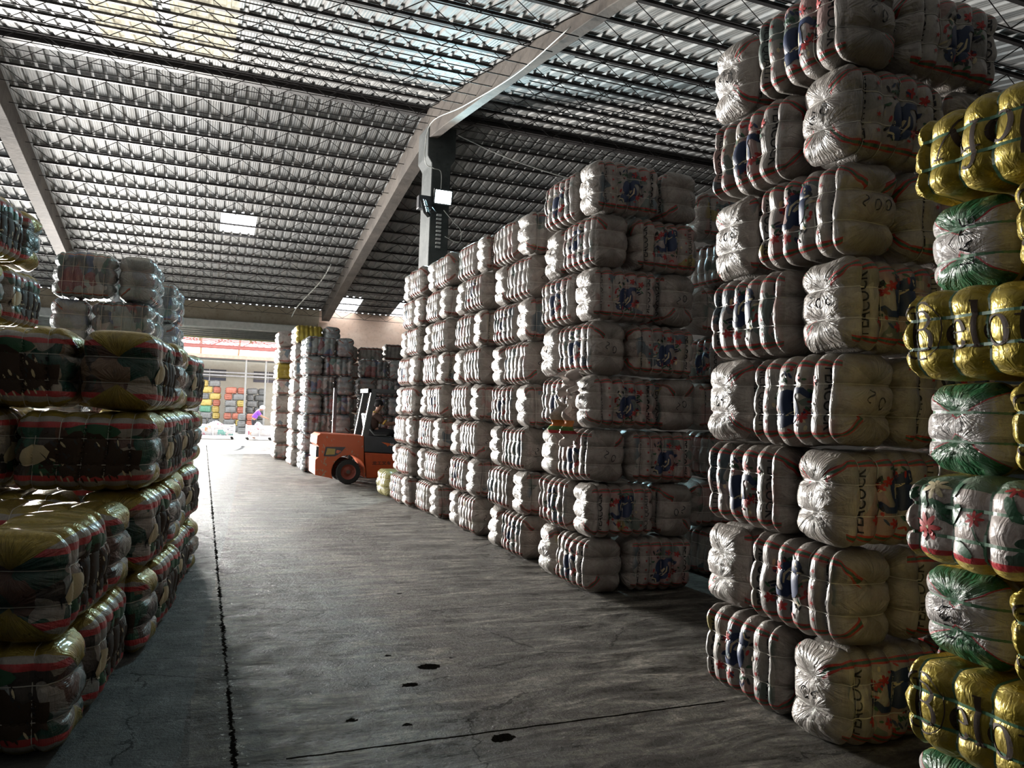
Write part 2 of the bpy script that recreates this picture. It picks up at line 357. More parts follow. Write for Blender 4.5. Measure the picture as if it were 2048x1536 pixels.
def bale_mesh(name, b, style, res, long_art=None, end_art=None):
    q, F = grid(*res); V = b.surf(q); h = b.h
    ends = np.clip((np.abs(q[:, 0]) - .86) / .14, 0, 1); onend = (np.abs(q[:, 0]) > .9999)
    y1 = 1 - np.abs(q[:, 1]); az = np.abs(q[:, 2])
    band = np.where(onend, az, np.where(az > .9999, 1 + .4 * y1, az)); flap = np.where(onend, az + .62 * y1, band)
    MI = [0] * len(F); verts = [V]; faces = list(F); n0 = len(V); bands = [band]; flaps = [flap]; bcs = [q]; em = [ends]
    def add(art, face, s_):
        nonlocal n0
        for li, (T, m) in enumerate(art):
            P = np.array(T).reshape(-1, 2)
            u, v = P[:, 0], P[:, 1]
            if face == 'long': Q = np.stack([(u if s_ < 0 else -u) / h[0], np.full(len(u), float(s_)), v / h[2]], 1)
            else: Q = np.stack([np.full(len(u), float(s_)), (-u if s_ < 0 else u) / h[1], v / h[2]], 1)
            Q = np.clip(Q, -1, 1)
            W_ = b.surf(Q, .0042 + .0003 * (li % 6)); verts.append(W_); k = len(W_) // 3
            base = n0 + 3 * np.arange(k)
            # orientation is not needed for thin ink
            faces.extend(np.stack([base, base + 1, base + 2], 1).tolist()); MI.extend([1 + m] * k)
            n0 += len(W_); bands.append(np.zeros(len(W_))); flaps.append(np.zeros(len(W_))); bcs.append(Q); em.append(np.zeros(len(W_)))
    if long_art: add(long_art, 'long', -1); add(long_art, 'long', 1)
    if end_art: add(end_art, 'end', -1); add(end_art, 'end', 1)
    V = np.concatenate(verts); me = bpy.data.meshes.new(name); me.from_pydata(V.tolist(), [], faces)
    me.polygons.foreach_set('use_smooth', [True] * len(faces)); me.polygons.foreach_set('material_index', MI)
    a = me.attributes.new('bc', 'FLOAT_VECTOR', 'POINT'); a.data.foreach_set('vector', np.concatenate(bcs).astype('f').ravel())
    a = me.attributes.new('band', 'FLOAT', 'POINT'); a.data.foreach_set('value', np.concatenate(bands).astype('f'))
    a = me.attributes.new('flap', 'FLOAT', 'POINT'); a.data.foreach_set('value', np.concatenate(flaps).astype('f'))
    a = me.attributes.new('endm', 'FLOAT', 'POINT'); a.data.foreach_set('value', np.concatenate(em).astype('f'))
    me.materials.append(MW[style])
    for m in DECALS: me.materials.append(m)
    me.update(); return me

def loop_band(name, b, kind, at, wd, thick, mat, n=72):
    """a cord or strap closed round the bale, following its surface"""
    h = b.h; pts = []
    if kind == 'ring':      # round the girth at length coordinate at
        per = 2 * (2 * h[1] + 2 * h[2])
        seq = [(-1 + 2 * k / 12, -1) for k in range(12)] + [(1, -1 + 2 * k / 14) for k in range(14)] + [(1 - 2 * k / 12, 1) for k in range(12)] + [(-1, 1 - 2 * k / 14) for k in range(14)]
        Q = np.array([(at, y, z) for y, z in seq]); dq = np.array((wd / 2 / h[0], 0, 0))
    else:
        nx = 48
        seq = [(-1 + 2 * k / nx, -1) for k in range(nx)] + [(1, -1 + 2 * k / 12) for k in range(12)] + [(1 - 2 * k / nx, 1) for k in range(nx)] + [(-1, 1 - 2 * k / 12) for k in range(12)]
        Q = np.array([(x, y, at) for x, y in seq]); dq = np.array((0, 0, wd / 2 / h[2]))
    mid = b.surf(Q, thick * .6)
    if kind != 'ring':   # taut: bridges the grooves part way
        k = 5; sm = sum(np.roll(mid, i, 0) for i in range(-2, 3)) / 5; ctr = np.where(np.linalg.norm(sm[:, :2], axis=1) > np.linalg.norm(mid[:, :2], axis=1), 1, 0)[:, None]; mid = mid * (1 - ctr) + sm * ctr
    nrm = b.surf(Q, .01) - b.surf(Q, 0); nrm /= np.linalg.norm(nrm, axis=1)[:, None]
    axis = np.array((1., 0, 0)) if kind == 'ring' else np.array((0, 0, 1.))
    V = []
    for p, nn in zip(mid, nrm):
        for sa, sn in ((-1, -1), (1, -1), (1, 1), (-1, 1)): V.append(p + axis * sa * wd / 2 + nn * sn * thick / 2)
    F = []; N = len(mid)
    for i in range(N):
        j = (i + 1) % N
        for k in range(4): F.append((4 * i + k, 4 * i + (k + 1) % 4, 4 * j + (k + 1) % 4, 4 * j + k))
    me = bpy.data.meshes.new(name); me.from_pydata([tuple(v) for v in V], [], F); me.materials.append(mat); me.update(); return me

HI, MID, LO, TINY = (72, 20, 30), (48, 12, 18), (30, 8, 12), (18, 6, 9)
SETS = {}
def bale_set(key, style, dims, res, nvar, cords, A=.045, nt=6, arts=(None,), ends=(None,), cordw=.004, strap=None, **kw):
    out = []
    for i in range(nvar):
        b = Bale(*dims, seed=hash_key(key) + i, nt=nt, A=A, **kw)
        me = bale_mesh('bale_' + key, b, style, res, arts[i % len(arts)], ends[i % len(ends)])
        cs = []
        if cords:
            nr = nt if not strap else nt
            for k in range(1, nt): cs.append(('cord', loop_band('cord', b, 'ring', b.bd[k], *( (.012, .004, STRAPG) if strap else (cordw, .003, CORD)))))
            for zz in (-.333, .333): cs.append(('cord', loop_band('cord', b, 'belt', zz, *((.013, .004, STRAPG) if strap else (cordw, .004, CORD)))))
            if strap: cs = [('strap', m) for _, m in cs]
        out.append((me, cs))
    SETS[key] = (out, dims)
def hash_key(k): return sum(ord(c) * (i + 3) for i, c in enumerate(k)) % 9973

ART = [bird_art(0), bird_art(1)]
R_D = (.80, .44, .515)
bale_set('bird_hi', 'bird', R_D, HI, 5, True, A=.066, arts=ART, ends=(scrawl(1), None, scrawl(2), scrawl(4, 3, .06), None))
bale_set('bird_mid', 'bird', R_D, MID, 5, True, A=.066, arts=(ART[0], None, ART[1], None, None), ends=(None, scrawl(3)))
bale_set('bird_lo', 'bird', R_D, MID, 4, False, A=.066, arts=(None, ART[0], None, None))
bale_set('gilt_hi', 'gilt', (.88, .50, .53), HI, 4, True, arts=(wing_art(1), wing_art(2)), A=.035, ends=(None, None))
bale_set('gilt_lo', 'gilt', (.88, .50, .53), LO, 3, False, arts=(wing_art(1),), A=.035)
bale_set('clear_mid', 'clear', (.72, .44, .57), MID, 4, True, A=.035, A2=.025)
bale_set('clear_lo', 'clear', (.775, .475, .50), MID, 4, False, A=.045, A2=.03, nt=5)
bale_set('bird_far', 'bird', (.775, .475, .50), LO, 3, False, arts=(None,), A=.04)
bale_set('gold_far', 'gold', (.775, .475, .50), LO, 1, False)
bale_set('gold_hi', 'gold', (1.0, .42, .375), HI, 2, True, arts=(belofy_art(0),), strap=True, A=.05, A2=.018, A3=.03, r=.07, nt=7, endw=.5)
bale_set('gold_flip', 'gold', (1.0, .42, .375), HI, 1, True, arts=(belofy_art(1),), strap=True, A=.05, A2=.018, A3=.03, r=.07, nt=7, endw=.5)
bale_set('green_end', 'green_end', (1.0, .42, .375), HI, 3, True, strap=True, ends=(word_art('LATE', .06, .19, PI / 2, .03, 0), word_art('UST', .06, .15, PI / 2, -.03, -.02), None), A=.05, A2=.018, A3=.03, r=.07)
bale_set('floral', 'floral', (1.0, .42, .375), HI, 1, True, strap=True, arts=(floral_art(),), A=.045, r=.07, nt=7, endw=.5)
bale_set('yard', 'plain', (.655, .42, .372), TINY, 3, False, A=.025)
bale_set('straw', 'straw', (.80, .44, .50), MID, 1, True, nt=6)

_cnt = {}
def put_bale(key, loc, rz, label, group, flipx=False, var=None, colour=None):
    vs, dims = SETS[key]; i = random.randrange(len(vs)) if var is None else var
    me, cs = vs[i]
    o = bpy.data.objects.new('clothing_bale', me); COL.objects.link(o)
    o.location = loc; o.rotation_euler = (PI if flipx else 0, 0, rz)
    if colour: o.color = colour + (1,)
    tag(o, label, 'bale', group)
    for nm, cm in cs:
        c = bpy.data.objects.new(nm, cm); COL.objects.link(c); c.parent = o
    return o

def stack(x0, y0, rot, side, rows, key, dims, parity, slots, word, where, group, lean=0., z0=0., keyf=None, hscale=None, skip=(), jit=.008, colours=None):
    """pinwheel stack; x0,y0 = aisle-side corner nearest the camera"""
    L, W, H = dims; H = hscale or H
    ca, sa = math.cos(rot), math.sin(rot)
    for k in range(rows):
        par = (parity + k) % 2
        S = {}
        if par == 0:
            S['near'] = (L / 2, W / 2, 'x'); S['far'] = (W / 2, W + L / 2 + .01, 'y'); S['back'] = (L + W / 2 + .01, L / 2, 'y')
        else:
            S['near'] = (W / 2, L / 2, 'y'); S['far'] = (L / 2, L + W / 2 + .01, 'x'); S['back'] = (W + L / 2 + .01, W / 2, 'x')
        jo = random.uniform(-1, 1) * jit * 1.6
        for sl in slots:
            if (k, sl) in skip: continue
            a, b_, ax = S[sl]; a += jo + random.uniform(-1, 1) * jit * .6; b_ += random.uniform(-1, 1) * jit * .5
            lx, ly = side * a, b_
            X = x0 + lx * ca - ly * sa - side * lean * k; Y = y0 + lx * sa + ly * ca
            rz = rot + (0 if ax == 'x' else PI / 2) + (PI if random.random() < .5 else 0) + random.uniform(-1, 1) * .018
            kk = keyf(k, sl) if keyf else key
            wd = word(k, sl, ax) if callable(word) else word
            face = {'near': 'aisle corner', 'far': 'rear side', 'back': 'inner side'}[sl]
            lab = f"{wd} bale, {face}, {ORD[k]} layer up, {where}"
            put_bale(kk if isinstance(kk, str) else kk[0], (X, Y, z0 + (k + .5) * H), rz, lab, group, flipx=random.random() < .5 and kk not in ('gilt_hi',), colour=colours(k, sl) if colours else None)

# ------------------------------------------------------------------ generic mesh helpers
def mesh_obj(name, verts, faces, mat, parent=None, smooth=False, mats=None, mi=None):
    me = bpy.data.meshes.new(name); me.from_pydata([tuple(v) for v in verts], [], faces)
    if mat: me.materials.append(mat)
    for m in mats or (): me.materials.append(m)
    if mi: me.polygons.foreach_set('material_index', mi)
    if smooth: me.polygons.foreach_set('use_smooth', [True] * len(faces))
    me.update(); o = bpy.data.objects.new(name, me); COL.objects.link(o)
    if parent: o.parent = parent
    return o
class MB:
    def __init__(s): s.v = []; s.f = []
    def add(s, v, f): n = len(s.v); s.v += [tuple(x) for x in v]; s.f += [tuple(i + n for i in q) for q in f]; return s
    def box(s, x0, x1, y0, y1, z0, z1):
        return s.add([(x, y, z) for z in (z0, z1) for y in (y0, y1) for x in (x0, x1)], [(0, 2, 3, 1), (4, 5, 7, 6), (0, 1, 5, 4), (2, 6, 7, 3), (0, 4, 6, 2), (1, 3, 7, 5)])
    def tube(s, pts, r, n=6, caps=True):
        pts = [Vector(p) for p in pts]; rs = r if isinstance(r, (list, tuple)) else [r] * len(pts); V = []; F = []
        for i, p in enumerate(pts):
            d = (pts[min(i + 1, len(pts) - 1)] - pts[max(i - 1, 0)]).normalized(); up = Vector((0, 0, 1)) if abs(d.z) < .9 else Vector((1, 0, 0))
            a = d.cross(up).normalized(); b = a.cross(d)
            for k in range(n): V.append(p + (a * math.cos(k * 2 * PI / n) + b * math.sin(k * 2 * PI / n)) * rs[i])
        for i in range(len(pts) - 1):
            for k in range(n): F.append((i * n + k, i * n + (k + 1) % n, (i + 1) * n + (k + 1) % n, (i + 1) * n + k))
        if caps: F += [tuple(range(n))[::-1], tuple((len(pts) - 1) * n + k for k in range(n))]
        return s.add(V, F)
    def prism(s, prof, y0, y1, plane='xz'):
        n = len(prof)
        if plane == 'xz': V = [(a, y0, b) for a, b in prof] + [(a, y1, b) for a, b in prof]
        elif plane == 'yz': V = [(y0, a, b) for a, b in prof] + [(y1, a, b) for a, b in prof]
        else: V = [(a, b, y0) for a, b in prof] + [(a, b, y1) for a, b in prof]
        return s.add(V, [tuple(range(n)), tuple(range(n, 2 * n))[::-1]] + [(i, i + n, (i + 1) % n + n, (i + 1) % n) for i in range(n)])
    def ico(s, c, r, sc=(1, 1, 1), sub=2, nz=0., seed=0):
        bm = bmesh.new(); bmesh.ops.create_icosphere(bm, subdivisions=sub, radius=1); g = random.Random(seed)
        s.add([(c[0] + v.co.x * r * sc[0] * (1 + g.uniform(-nz, nz)), c[1] + v.co.y * r * sc[1] * (1 + g.uniform(-nz, nz)), c[2] + v.co.z * r * sc[2] * (1 + g.uniform(-nz, nz))) for v in bm.verts], [[v.index for v in f.verts] for f in bm.faces]); bm.free(); return s
    def build(s, name, mat, parent=None, smooth=False, bevel=0, fix=True):
        o = mesh_obj(name, s.v, s.f, mat, parent, smooth)
        if fix:
            bm = bmesh.new(); bm.from_mesh(o.data); bmesh.ops.recalc_face_normals(bm, faces=bm.faces); bm.to_mesh(o.data); bm.free()
        if bevel:
            m = o.modifiers.new('b', 'BEVEL'); m.width = bevel; m.segments = 2; m.limit_method = 'ANGLE'
        return o
def empty(name, loc, rz=0): o = bpy.data.objects.new(name, None); COL.objects.link(o); o.location = loc; o.rotation_euler = (0, 0, rz); o.empty_display_size = .1; return o

# ------------------------------------------------------------------ the shell
XL, XR, YB, YW, YR, ZR, SL = -12.25, 12.6, -5., 31., 16., 8.2, .185
def roofz(y): return ZR - SL * abs(y - YR)
def floor_mat():
    t = NT('concrete_floor'); p = t.pos(); x, y, z = t.sep(p)[0:3]
    n1 = t.noise(p, .9, 6, .6, .6); n2 = t.noise(t.vmath('MULTIPLY', p, (.9, 3.6, 1)), 1.7, 8, .72, 1.0); n3 = t.noise(p, 22, 5, .7); n4 = t.noise(p, 5., 5, .6, .4)
    c = t.ramp(n2, [(.36, (.022, .02, .017)), (.46, (.075, .069, .058)), (.53, (.15, .14, .118)), (.64, (.34, .315, .265))])
    c = t.mix(t.rng(n1, .42, .62, 0, .5), c, (.055, .05, .045)); c = t.mix(t.rng(n3, .42, .62, 0, .7), c, (.035, .031, .026))
    # tyre-worn darker lanes running with the aisle
    lane = t.math('MULTIPLY', t.inside(x, -.32, .02), t.math('LESS_THAN', y, t.math('ADD', 4.75, t.math('MULTIPLY', n4, .4)))); c = t.mix(t.math('MULTIPLY', lane, .55), c, (.02, .02, .02))
    l2 = t.noise(t.comb(t.math('ADD', x, t.math('MULTIPLY', y, -.12)), t.math('MULTIPLY', y, .07), 0.), 2.6, 3); c = t.mix(t.rng(l2, .52, .7, 0, .4), c, (.06, .052, .046))
    # smooth screed strip beside the stacks on the left
    sm = t.math('LESS_THAN', x, t.math('ADD', t.math('MULTIPLY', y, .06), t.math('ADD', -.32, t.math('MULTIPLY', n4, .1))))
    c = t.mix(t.math('MULTIPLY', sm, .75), c, (.085, .095, .095))
    # expansion joints, cracked and chipped
    wob = t.math('MULTIPLY', t.math('SUBTRACT', t.noise(p, 14., 6, .8), .5), .11)
    jx = t.math('ABSOLUTE', t.math('ADD', t.math('SUBTRACT', x, .22), wob)); chip = t.rng(t.noise(p, 3.5, 3), .35, .75, .003, .022)
    j1 = t.math('LESS_THAN', jx, chip)
    wob2 = t.math('MULTIPLY', t.math('SUBTRACT', t.noise(p, 7., 4, .7), .5), .03)
    jy = t.math('ABSOLUTE', t.math('ADD', t.math('SUBTRACT', y, 3.83), wob2)); j2 = t.math('MULTIPLY', t.math('LESS_THAN', jy, .009), t.inside(x, .45, 3.))
    holes = j1
    for hx, hy, hr in ((1.46, 4.91, .075), (1.26, 4.62, .045), (1.53, 3.74, .065), (.82, 4.2, .035), (1.66, 5.05, .02), (1.1, 4.05, .018), (1.75, 6.9, .03), (1.25, 5.2, .015)):
        dx = t.math('SUBTRACT', x, hx); dy = t.math('SUBTRACT', y, hy); dd = t.math('SQRT', t.math('ADD', t.math('MULTIPLY', dx, dx), t.math('MULTIPLY', t.math('MULTIPLY', dy, dy), 2.)))
        holes = t.math('MAXIMUM', holes, t.math('LESS_THAN', t.math('ADD', dd, t.math('MULTIPLY', t.math('SUBTRACT', t.noise(p, 11., 4, .7), .5), .13)), hr))
    holes = t.math('MAXIMUM', holes, j2)
    # hairline cracks
    cr = t.vor(t.vmath('ADD', p, t.comb(t.math('MULTIPLY', n4, .35), t.math('MULTIPLY', n1, .4), 0.)), .55, 'Distance', 'DISTANCE_TO_EDGE')
    crk = t.math('MULTIPLY', t.math('LESS_THAN', cr, .004), t.math('GREATER_THAN', n1, .52)); hc = t.math('MAXIMUM', holes, t.math('MULTIPLY', crk, .6))
    c = t.mix(hc, c, (.008, .007, .006)); c = t.mix(t.math('MULTIPLY', t.math('MULTIPLY', t.math('LESS_THAN', jx, .06), t.math('GREATER_THAN', n3, .60)), t.math('SUBTRACT', 1., hc)), c, (.42, .40, .35))
    h = t.math('SUBTRACT', t.math('ADD', t.math('MULTIPLY', n2, .35), t.math('ADD', t.math('MULTIPLY', n3, .3), t.math('MULTIPLY', t.noise(p, 70., 3, .7), .12))), t.math('MULTIPLY', hc, 1.5))
    t.set(Base_Color=c, Roughness=t.math('MAXIMUM', t.rng(t.math('ADD', t.math('MULTIPLY', n4, .5), t.math('MULTIPLY', n2, .5)), .38, .62, .36, .85), hc), Specular_IOR_Level=t.math('MULTIPLY', t.rng(t.math('ADD', t.math('MULTIPLY', n3, .5), t.math('MULTIPLY', n2, .5)), .4, .6, .02, .42), t.math('SUBTRACT', 1., hc))); t.bump(h, 1., .05); return t.m
FLOORM = floor_mat()
struct(MB().box(XL, XR, YB, YW + .1, -.2, 0).build('floor', FLOORM))
t = NT('yard_concrete'); n = t.noise(t.pos(), 1.2, 5); t.set(Base_Color=t.mix(t.rng(n, .3, .7), (.42, .40, .37), (.56, .54, .5)), Roughness=.7); YARDM = t.m
struct(MB().box(-14, 16, YW + .1, 56, -.2, 0).build('floor', YARDM))

def metal_roof():
    t = NT('roof_sheet_metal'); p = t.pos(); x, y, z = t.sep(p)[0:3]
    n = t.noise(t.vmath('MULTIPLY', p, (4., .5, .5)), 2., 5, .6); n2 = t.noise(p, .35, 3); n3 = t.noise(t.vmath('MULTIPLY', p, (30., .6, .6)), 1., 3)
    c = t.mix(t.rng(n, .35, .7), (.14, .145, .145), (.30, .295, .285)); c = t.mix(t.rng(n2, .45, .7, 0, .5), c, (.20, .21, .22)); c = t.mix(t.rng(n3, .5, .8, 0, .35), c, (.36, .31, .25))
    t.set(Base_Color=c, Metallic=.0, Specular_IOR_Level=.35, Roughness=t.rng(n, .3, .7, .55, .75)); t.bump(t.math('SINE', t.math('MULTIPLY', x, 2 * PI / .048)), .5, .003); return t.m
ROOFM = metal_roof()
t = NT('skylight_sheet'); t.t.nodes.remove(t.b)
tr = t.n('ShaderNodeBsdfTranslucent'); tr.inputs[0].default_value = (.9, .92, .95, 1); tp = t.n('ShaderNodeBsdfTransparent'); tp.inputs[0].default_value = (.9, .95, 1, 1)
mx = t.n('ShaderNodeMixShader'); mx.inputs[0].default_value = .0; t.t.links.new(tr.outputs[0], mx.inputs[1]); t.t.links.new(tp.outputs[0], mx.inputs[2]); t.t.links.new(mx.outputs[0], t.t.nodes['Material Output'].inputs[0]); SKYM = t.m
t = NT('aged_skylight_sheet'); t.t.nodes.remove(t.b)
tr = t.n('ShaderNodeBsdfTranslucent'); nn = t.noise(t.vmath('MULTIPLY', t.pos(), (5, .7, 1)), 2., 5); cc = t.mix(t.rng(nn, .35, .7), (.10, .09, .07), (.32, .29, .22)); t.put(tr.inputs[0], cc)
df = t.n('ShaderNodeBsdfDiffuse'); df.inputs[0].default_value = (.5, .47, .38, 1); mx = t.n('ShaderNodeMixShader'); mx.inputs[0].default_value = .5
t.t.links.new(tr.outputs[0], mx.inputs[1]); t.t.links.new(df.outputs[0], mx.inputs[2]); t.t.links.new(mx.outputs[0], t.t.nodes['Material Output'].inputs[0]); AGEDM = t.m

PIT = .24
SKY = [(1, 5, 22.65, 24.1, SKYM), (19, 23, 29.05, 30.98, SKYM), (29, 33, 29.05, 30.98, SKYM)]      # rib index range, y range
AGED = [(-8, -4, 8.6, 15.2), (-3, 1, 8.6, 15.2)]
def sheet(name, ya, yb, mat, i0, i1, parent=None, thick=0.):
    V, F = [], []
    prof = [(0., 0.), (.05, 0.), (.065, .034), (.115, .034), (.13, 0.), (.24, 0.)]
    pts = []
    for i in range(i0, i1):
        for dx, dz in prof[:-1]: pts.append((i * PIT + dx, dz))
    pts.append((i1 * PIT, 0))
    for y in (ya, yb):
        for x, dz in pts: V.append((x, y, roofz(y) + dz))
    n = len(pts)
    for k in range(n - 1): F.append((k, k + 1, n + k + 1, n + k))
    return V, F
def slope(name, ya, yb, holes):
    i0, i1 = int(XL / PIT) - 1, int(XR / PIT) + 1; ys = sorted({ya, yb} | {h[2] for h in holes} | {h[3] for h in holes}); V, F = [], []
    for a, b in zip(ys, ys[1:]):
        cut = sorted((h[0], h[1]) for h in holes if h[2] <= a and h[3] >= b); s_ = i0
        for c0, c1 in cut + [(i1, i1)]:
            if c0 > s_:
                v, f = sheet('', a, b, None, s_, c0); n = len(V); V += v; F += [tuple(q + n for q in g) for g in f]
            s_ = c1
    o = mesh_obj(name, V, F, ROOFM); struct(o); return o
slope('ceiling', YR, YW, SKY); slope('ceiling', YB, YR, AGED)
k = 0
for i0, i1, a, b, m in SKY + [x + (AGEDM,) for x in AGED]:
    k += 1; v, f = sheet('', a, b, None, i0, i1); struct(mesh_obj('window_%d' % k, v, f, m))

def plaster(name, c1, c2, c3):
    t = NT(name); p = t.pos(); n = t.noise(t.vmath('MULTIPLY', p, (1, 1, 1.5)), 1.1, 6, .65); n2 = t.noise(p, 7., 5, .7)
    c = t.mix(t.rng(n, .4, .62), c1, c2); c = t.mix(t.rng(n2, .52, .72, 0, .6), c, c3); t.set(Base_Color=c, Roughness=.85); t.bump(n2, .4, .02); return t.m
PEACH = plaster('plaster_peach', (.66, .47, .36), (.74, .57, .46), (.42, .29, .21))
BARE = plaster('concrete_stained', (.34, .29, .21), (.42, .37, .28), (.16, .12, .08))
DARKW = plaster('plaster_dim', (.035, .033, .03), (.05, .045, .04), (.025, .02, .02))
struct(MB().prism([(4.15, 0), (XR, 0), (XR, roofz(YW)), (4.15, roofz(YW))], YW, YW + .3).build('wall_far', PEACH))
m = MB(); m.box(XL, 4.15, YW, YW + .3, 4.72, roofz(YW)); m.box(XL, -7.4, YW, YW + .3, 0, 4.72); struct(m.build('wall_far', BARE))
struct(MB().box(4.12, 4.45, YW - .28, YW - .002, 0, 4.92).build('trim_1', PEACH))
m = MB(); pr = [(YB, 0), (YW, 0), (YW, roofz(YW)), (YR, ZR), (YB, roofz(YB))]
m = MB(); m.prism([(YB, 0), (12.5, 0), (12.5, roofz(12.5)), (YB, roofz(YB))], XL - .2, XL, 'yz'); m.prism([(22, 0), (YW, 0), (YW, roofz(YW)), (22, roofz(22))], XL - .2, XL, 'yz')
m.prism([(12.5, 4.6), (22, 4.6), (22, roofz(22)), (YR, ZR), (12.5, roofz(12.5))], XL - .2, XL, 'yz'); struct(m.build('wall_left', DARKW)); struct(MB().prism(pr, XR, XR + .2, 'yz').build('wall_right', DARKW))  # gap in the unseen left wall is added to suit the side fill lamp
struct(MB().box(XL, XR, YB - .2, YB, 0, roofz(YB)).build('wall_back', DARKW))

# rolled-up shutter over the doorway
GALV = simple('galvanised', (.46, .48, .46), .35, .6)
sh = empty('door_1', (0, YW, 0)); struct(sh)
m = MB(); m.box(-7.4, 4.1, -.42, -.02, 4.40, 4.72); m.build('shutter_housing', GALV, sh, bevel=.03)
m = MB()
for k in range(5): m.tube([(-7.3, -.2, 4.10 + k * .075), (3.4, -.2, 4.10 + k * .075)], .045, 8)
m.build('shutter_curtain', GALV, sh, smooth=True)
m = MB(); m.box(-7.3, 3.4, -.25, -.15, 4.02, 4.08); m.build('bottom_bar', simple('bar_yellowed', (.42, .40, .22), .5), sh)

# concrete column, beams
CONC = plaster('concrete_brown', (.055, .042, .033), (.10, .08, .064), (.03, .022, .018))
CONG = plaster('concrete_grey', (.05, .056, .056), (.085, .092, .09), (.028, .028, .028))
def column(x, label):
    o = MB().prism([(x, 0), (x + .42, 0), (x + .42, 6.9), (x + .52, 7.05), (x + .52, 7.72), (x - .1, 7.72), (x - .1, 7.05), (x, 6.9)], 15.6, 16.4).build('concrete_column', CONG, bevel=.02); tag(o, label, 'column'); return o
column(4.28, 'tall grey concrete column under the roof ridge carrying the floodlights')
def beam(x, ys, label, wd=.3):
    """ys: (y, depth below the sheet) from the ridge outwards"""
    pr = [(y, roofz(y) - .03) for y, d in ys] + [(y, roofz(y) - d) for y, d in ys[::-1]]
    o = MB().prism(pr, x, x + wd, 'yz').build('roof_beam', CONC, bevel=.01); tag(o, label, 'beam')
beam(4.2, [(16.0, .72), (18., .62), (YW - .3, .5)], 'brown concrete roof beam sloping from the column down to the far wall')
beam(4.2, [(16.0, .72), (14.6, .60), (10.5, .34), (7.8, .20), (-4.8, .18)], 'brown concrete roof beam passing overhead from the column towards the camera', .18)
beam(-4.2, [(16.0, .72), (18., .62), (YW, .5)], 'brown concrete roof beam above the stacks at the left edge')

# lattice joists
RUST = simple('steel_joist', (.045, .04, .04), .6, .2)
def joist_meshes(x0, x1):
    m = MB(); L = x1 - x0
    m.box(x0, x1, -.03, .03, -.055, -.012)
    a = m
    b_ = MB(); b_.tube([(x0, 0, -.36), (x1, 0, -.36)], .009, 5)
    c = MB(); n = max(2, round(L / .45)); P = [(x0 + L * i / n, 0, -.06 if i % 2 == 0 else -.36) for i in range(n + 1)]
    for p, q in zip(P, P[1:]): c.tube([p, q], .007, 4, False)
    return a, b_, c
BAYS = [(-12.2, -4.2, 'left'), (-3.86, 4.2, 'middle'), (4.54, 12.5, 'right')]
proto = {}
for x0, x1, nm in BAYS:
    a, b_, c = joist_meshes(x0, x1)
    for side_, ys in (('door', [16.22 + .8 * i for i in range(19)]), ('camera', [15.78 - .8 * i for i in range(17)])):
        for i, y in enumerate(ys):
            if side_ == 'camera' and nm == 'left' and i > 4: continue
            if side_ == 'camera' and y < 3.8 : continue
            if side_ == 'camera' and nm == 'middle' and y < 5: continue
            if y > YW - .1: continue
            r = empty('roof_joist', (0, y, roofz(y)))
            NUM = 'first second third fourth fifth sixth seventh eighth ninth tenth eleventh twelfth thirteenth fourteenth fifteenth sixteenth seventeenth eighteenth nineteenth'.split()
            tag(r, f"dark steel lattice joist, {NUM[i]} from the ridge on the {side_} slope, {nm} bay", 'joist', 'lattice joists under the roof')
            if nm not in proto: proto[nm] = [q.build(s_, RUST, None, fix=False) for q, s_ in ((a, 'top_chord'), (b_, 'bottom_chord'), (c, 'web'))]; parts = proto[nm]
            else:
                parts = []
                for q in proto[nm]: d = q.copy(); COL.objects.link(d); parts.append(d)
            for q in parts: q.parent = r
ro = MB().box(XL, XR, YR - .12, YR + .12, ZR - .16, ZR - .05).build('ridge_purlin', RUST); tag(ro, 'dark steel purlin running along the roof ridge above the column', 'purlin')

# floodlights on the column
BLK = simple('lamp_black', (.02, .02, .02), .5)
t = NT('led_lit'); t.set(Base_Color=(.9, .97, 1, 1), Emission_Color=(.8, .97, 1, 1), Emission_Strength=60.); LEDM = t.m
def flood(loc, rz, tilt, lens, label, s_=1.):
    r = empty('floodlight', loc, rz); r.rotation_euler = (tilt, 0, rz); tag(r, label, 'floodlight')
    m = MB(); m.box(-.2 * s_, .2 * s_, .0, .07, -.16 * s_, .16 * s_)
    for k in range(7): m.box(-.17 * s_, .17 * s_, .07, .10, (-.14 + k * .045) * s_, (-.13 + k * .045) * s_)
    m.build('housing', BLK, r, bevel=.008)
    MB().box(-.17 * s_, .17 * s_, -.006, .001, -.13 * s_, .13 * s_).build('lens', lens, r)
    m = MB(); m.tube([(-.21 * s_, .03, 0), (-.21 * s_, .2, -.08), (.21 * s_, .2, -.08), (.21 * s_, .03, 0)], .012); m.build('bracket', BLK, r)
flood((4.47, 15.3, 6.12), 0, math.radians(12), LEDM, 'lit white floodlight mounted on the front of the concrete column')
flood((4.06, 15.3, 5.82), -PI / 2 - .5, .3, simple('lamp_glass', (.3, .33, .33), .15), 'unlit black floodlight on the left side of the concrete column', .9)
m = MB(); m.box(3.98, 4.27, 15.42, 15.6, 5.86, 6.14); m.build('junction_box', simple('grey_box', (.05, .05, .055), .4), bevel=.01)
tag(bpy.data.objects['junction_box'], 'small dark ballast box beside the unlit floodlight on the column', 'box')
WHT = simple('cable_white', (.55, .56, .52), .5)
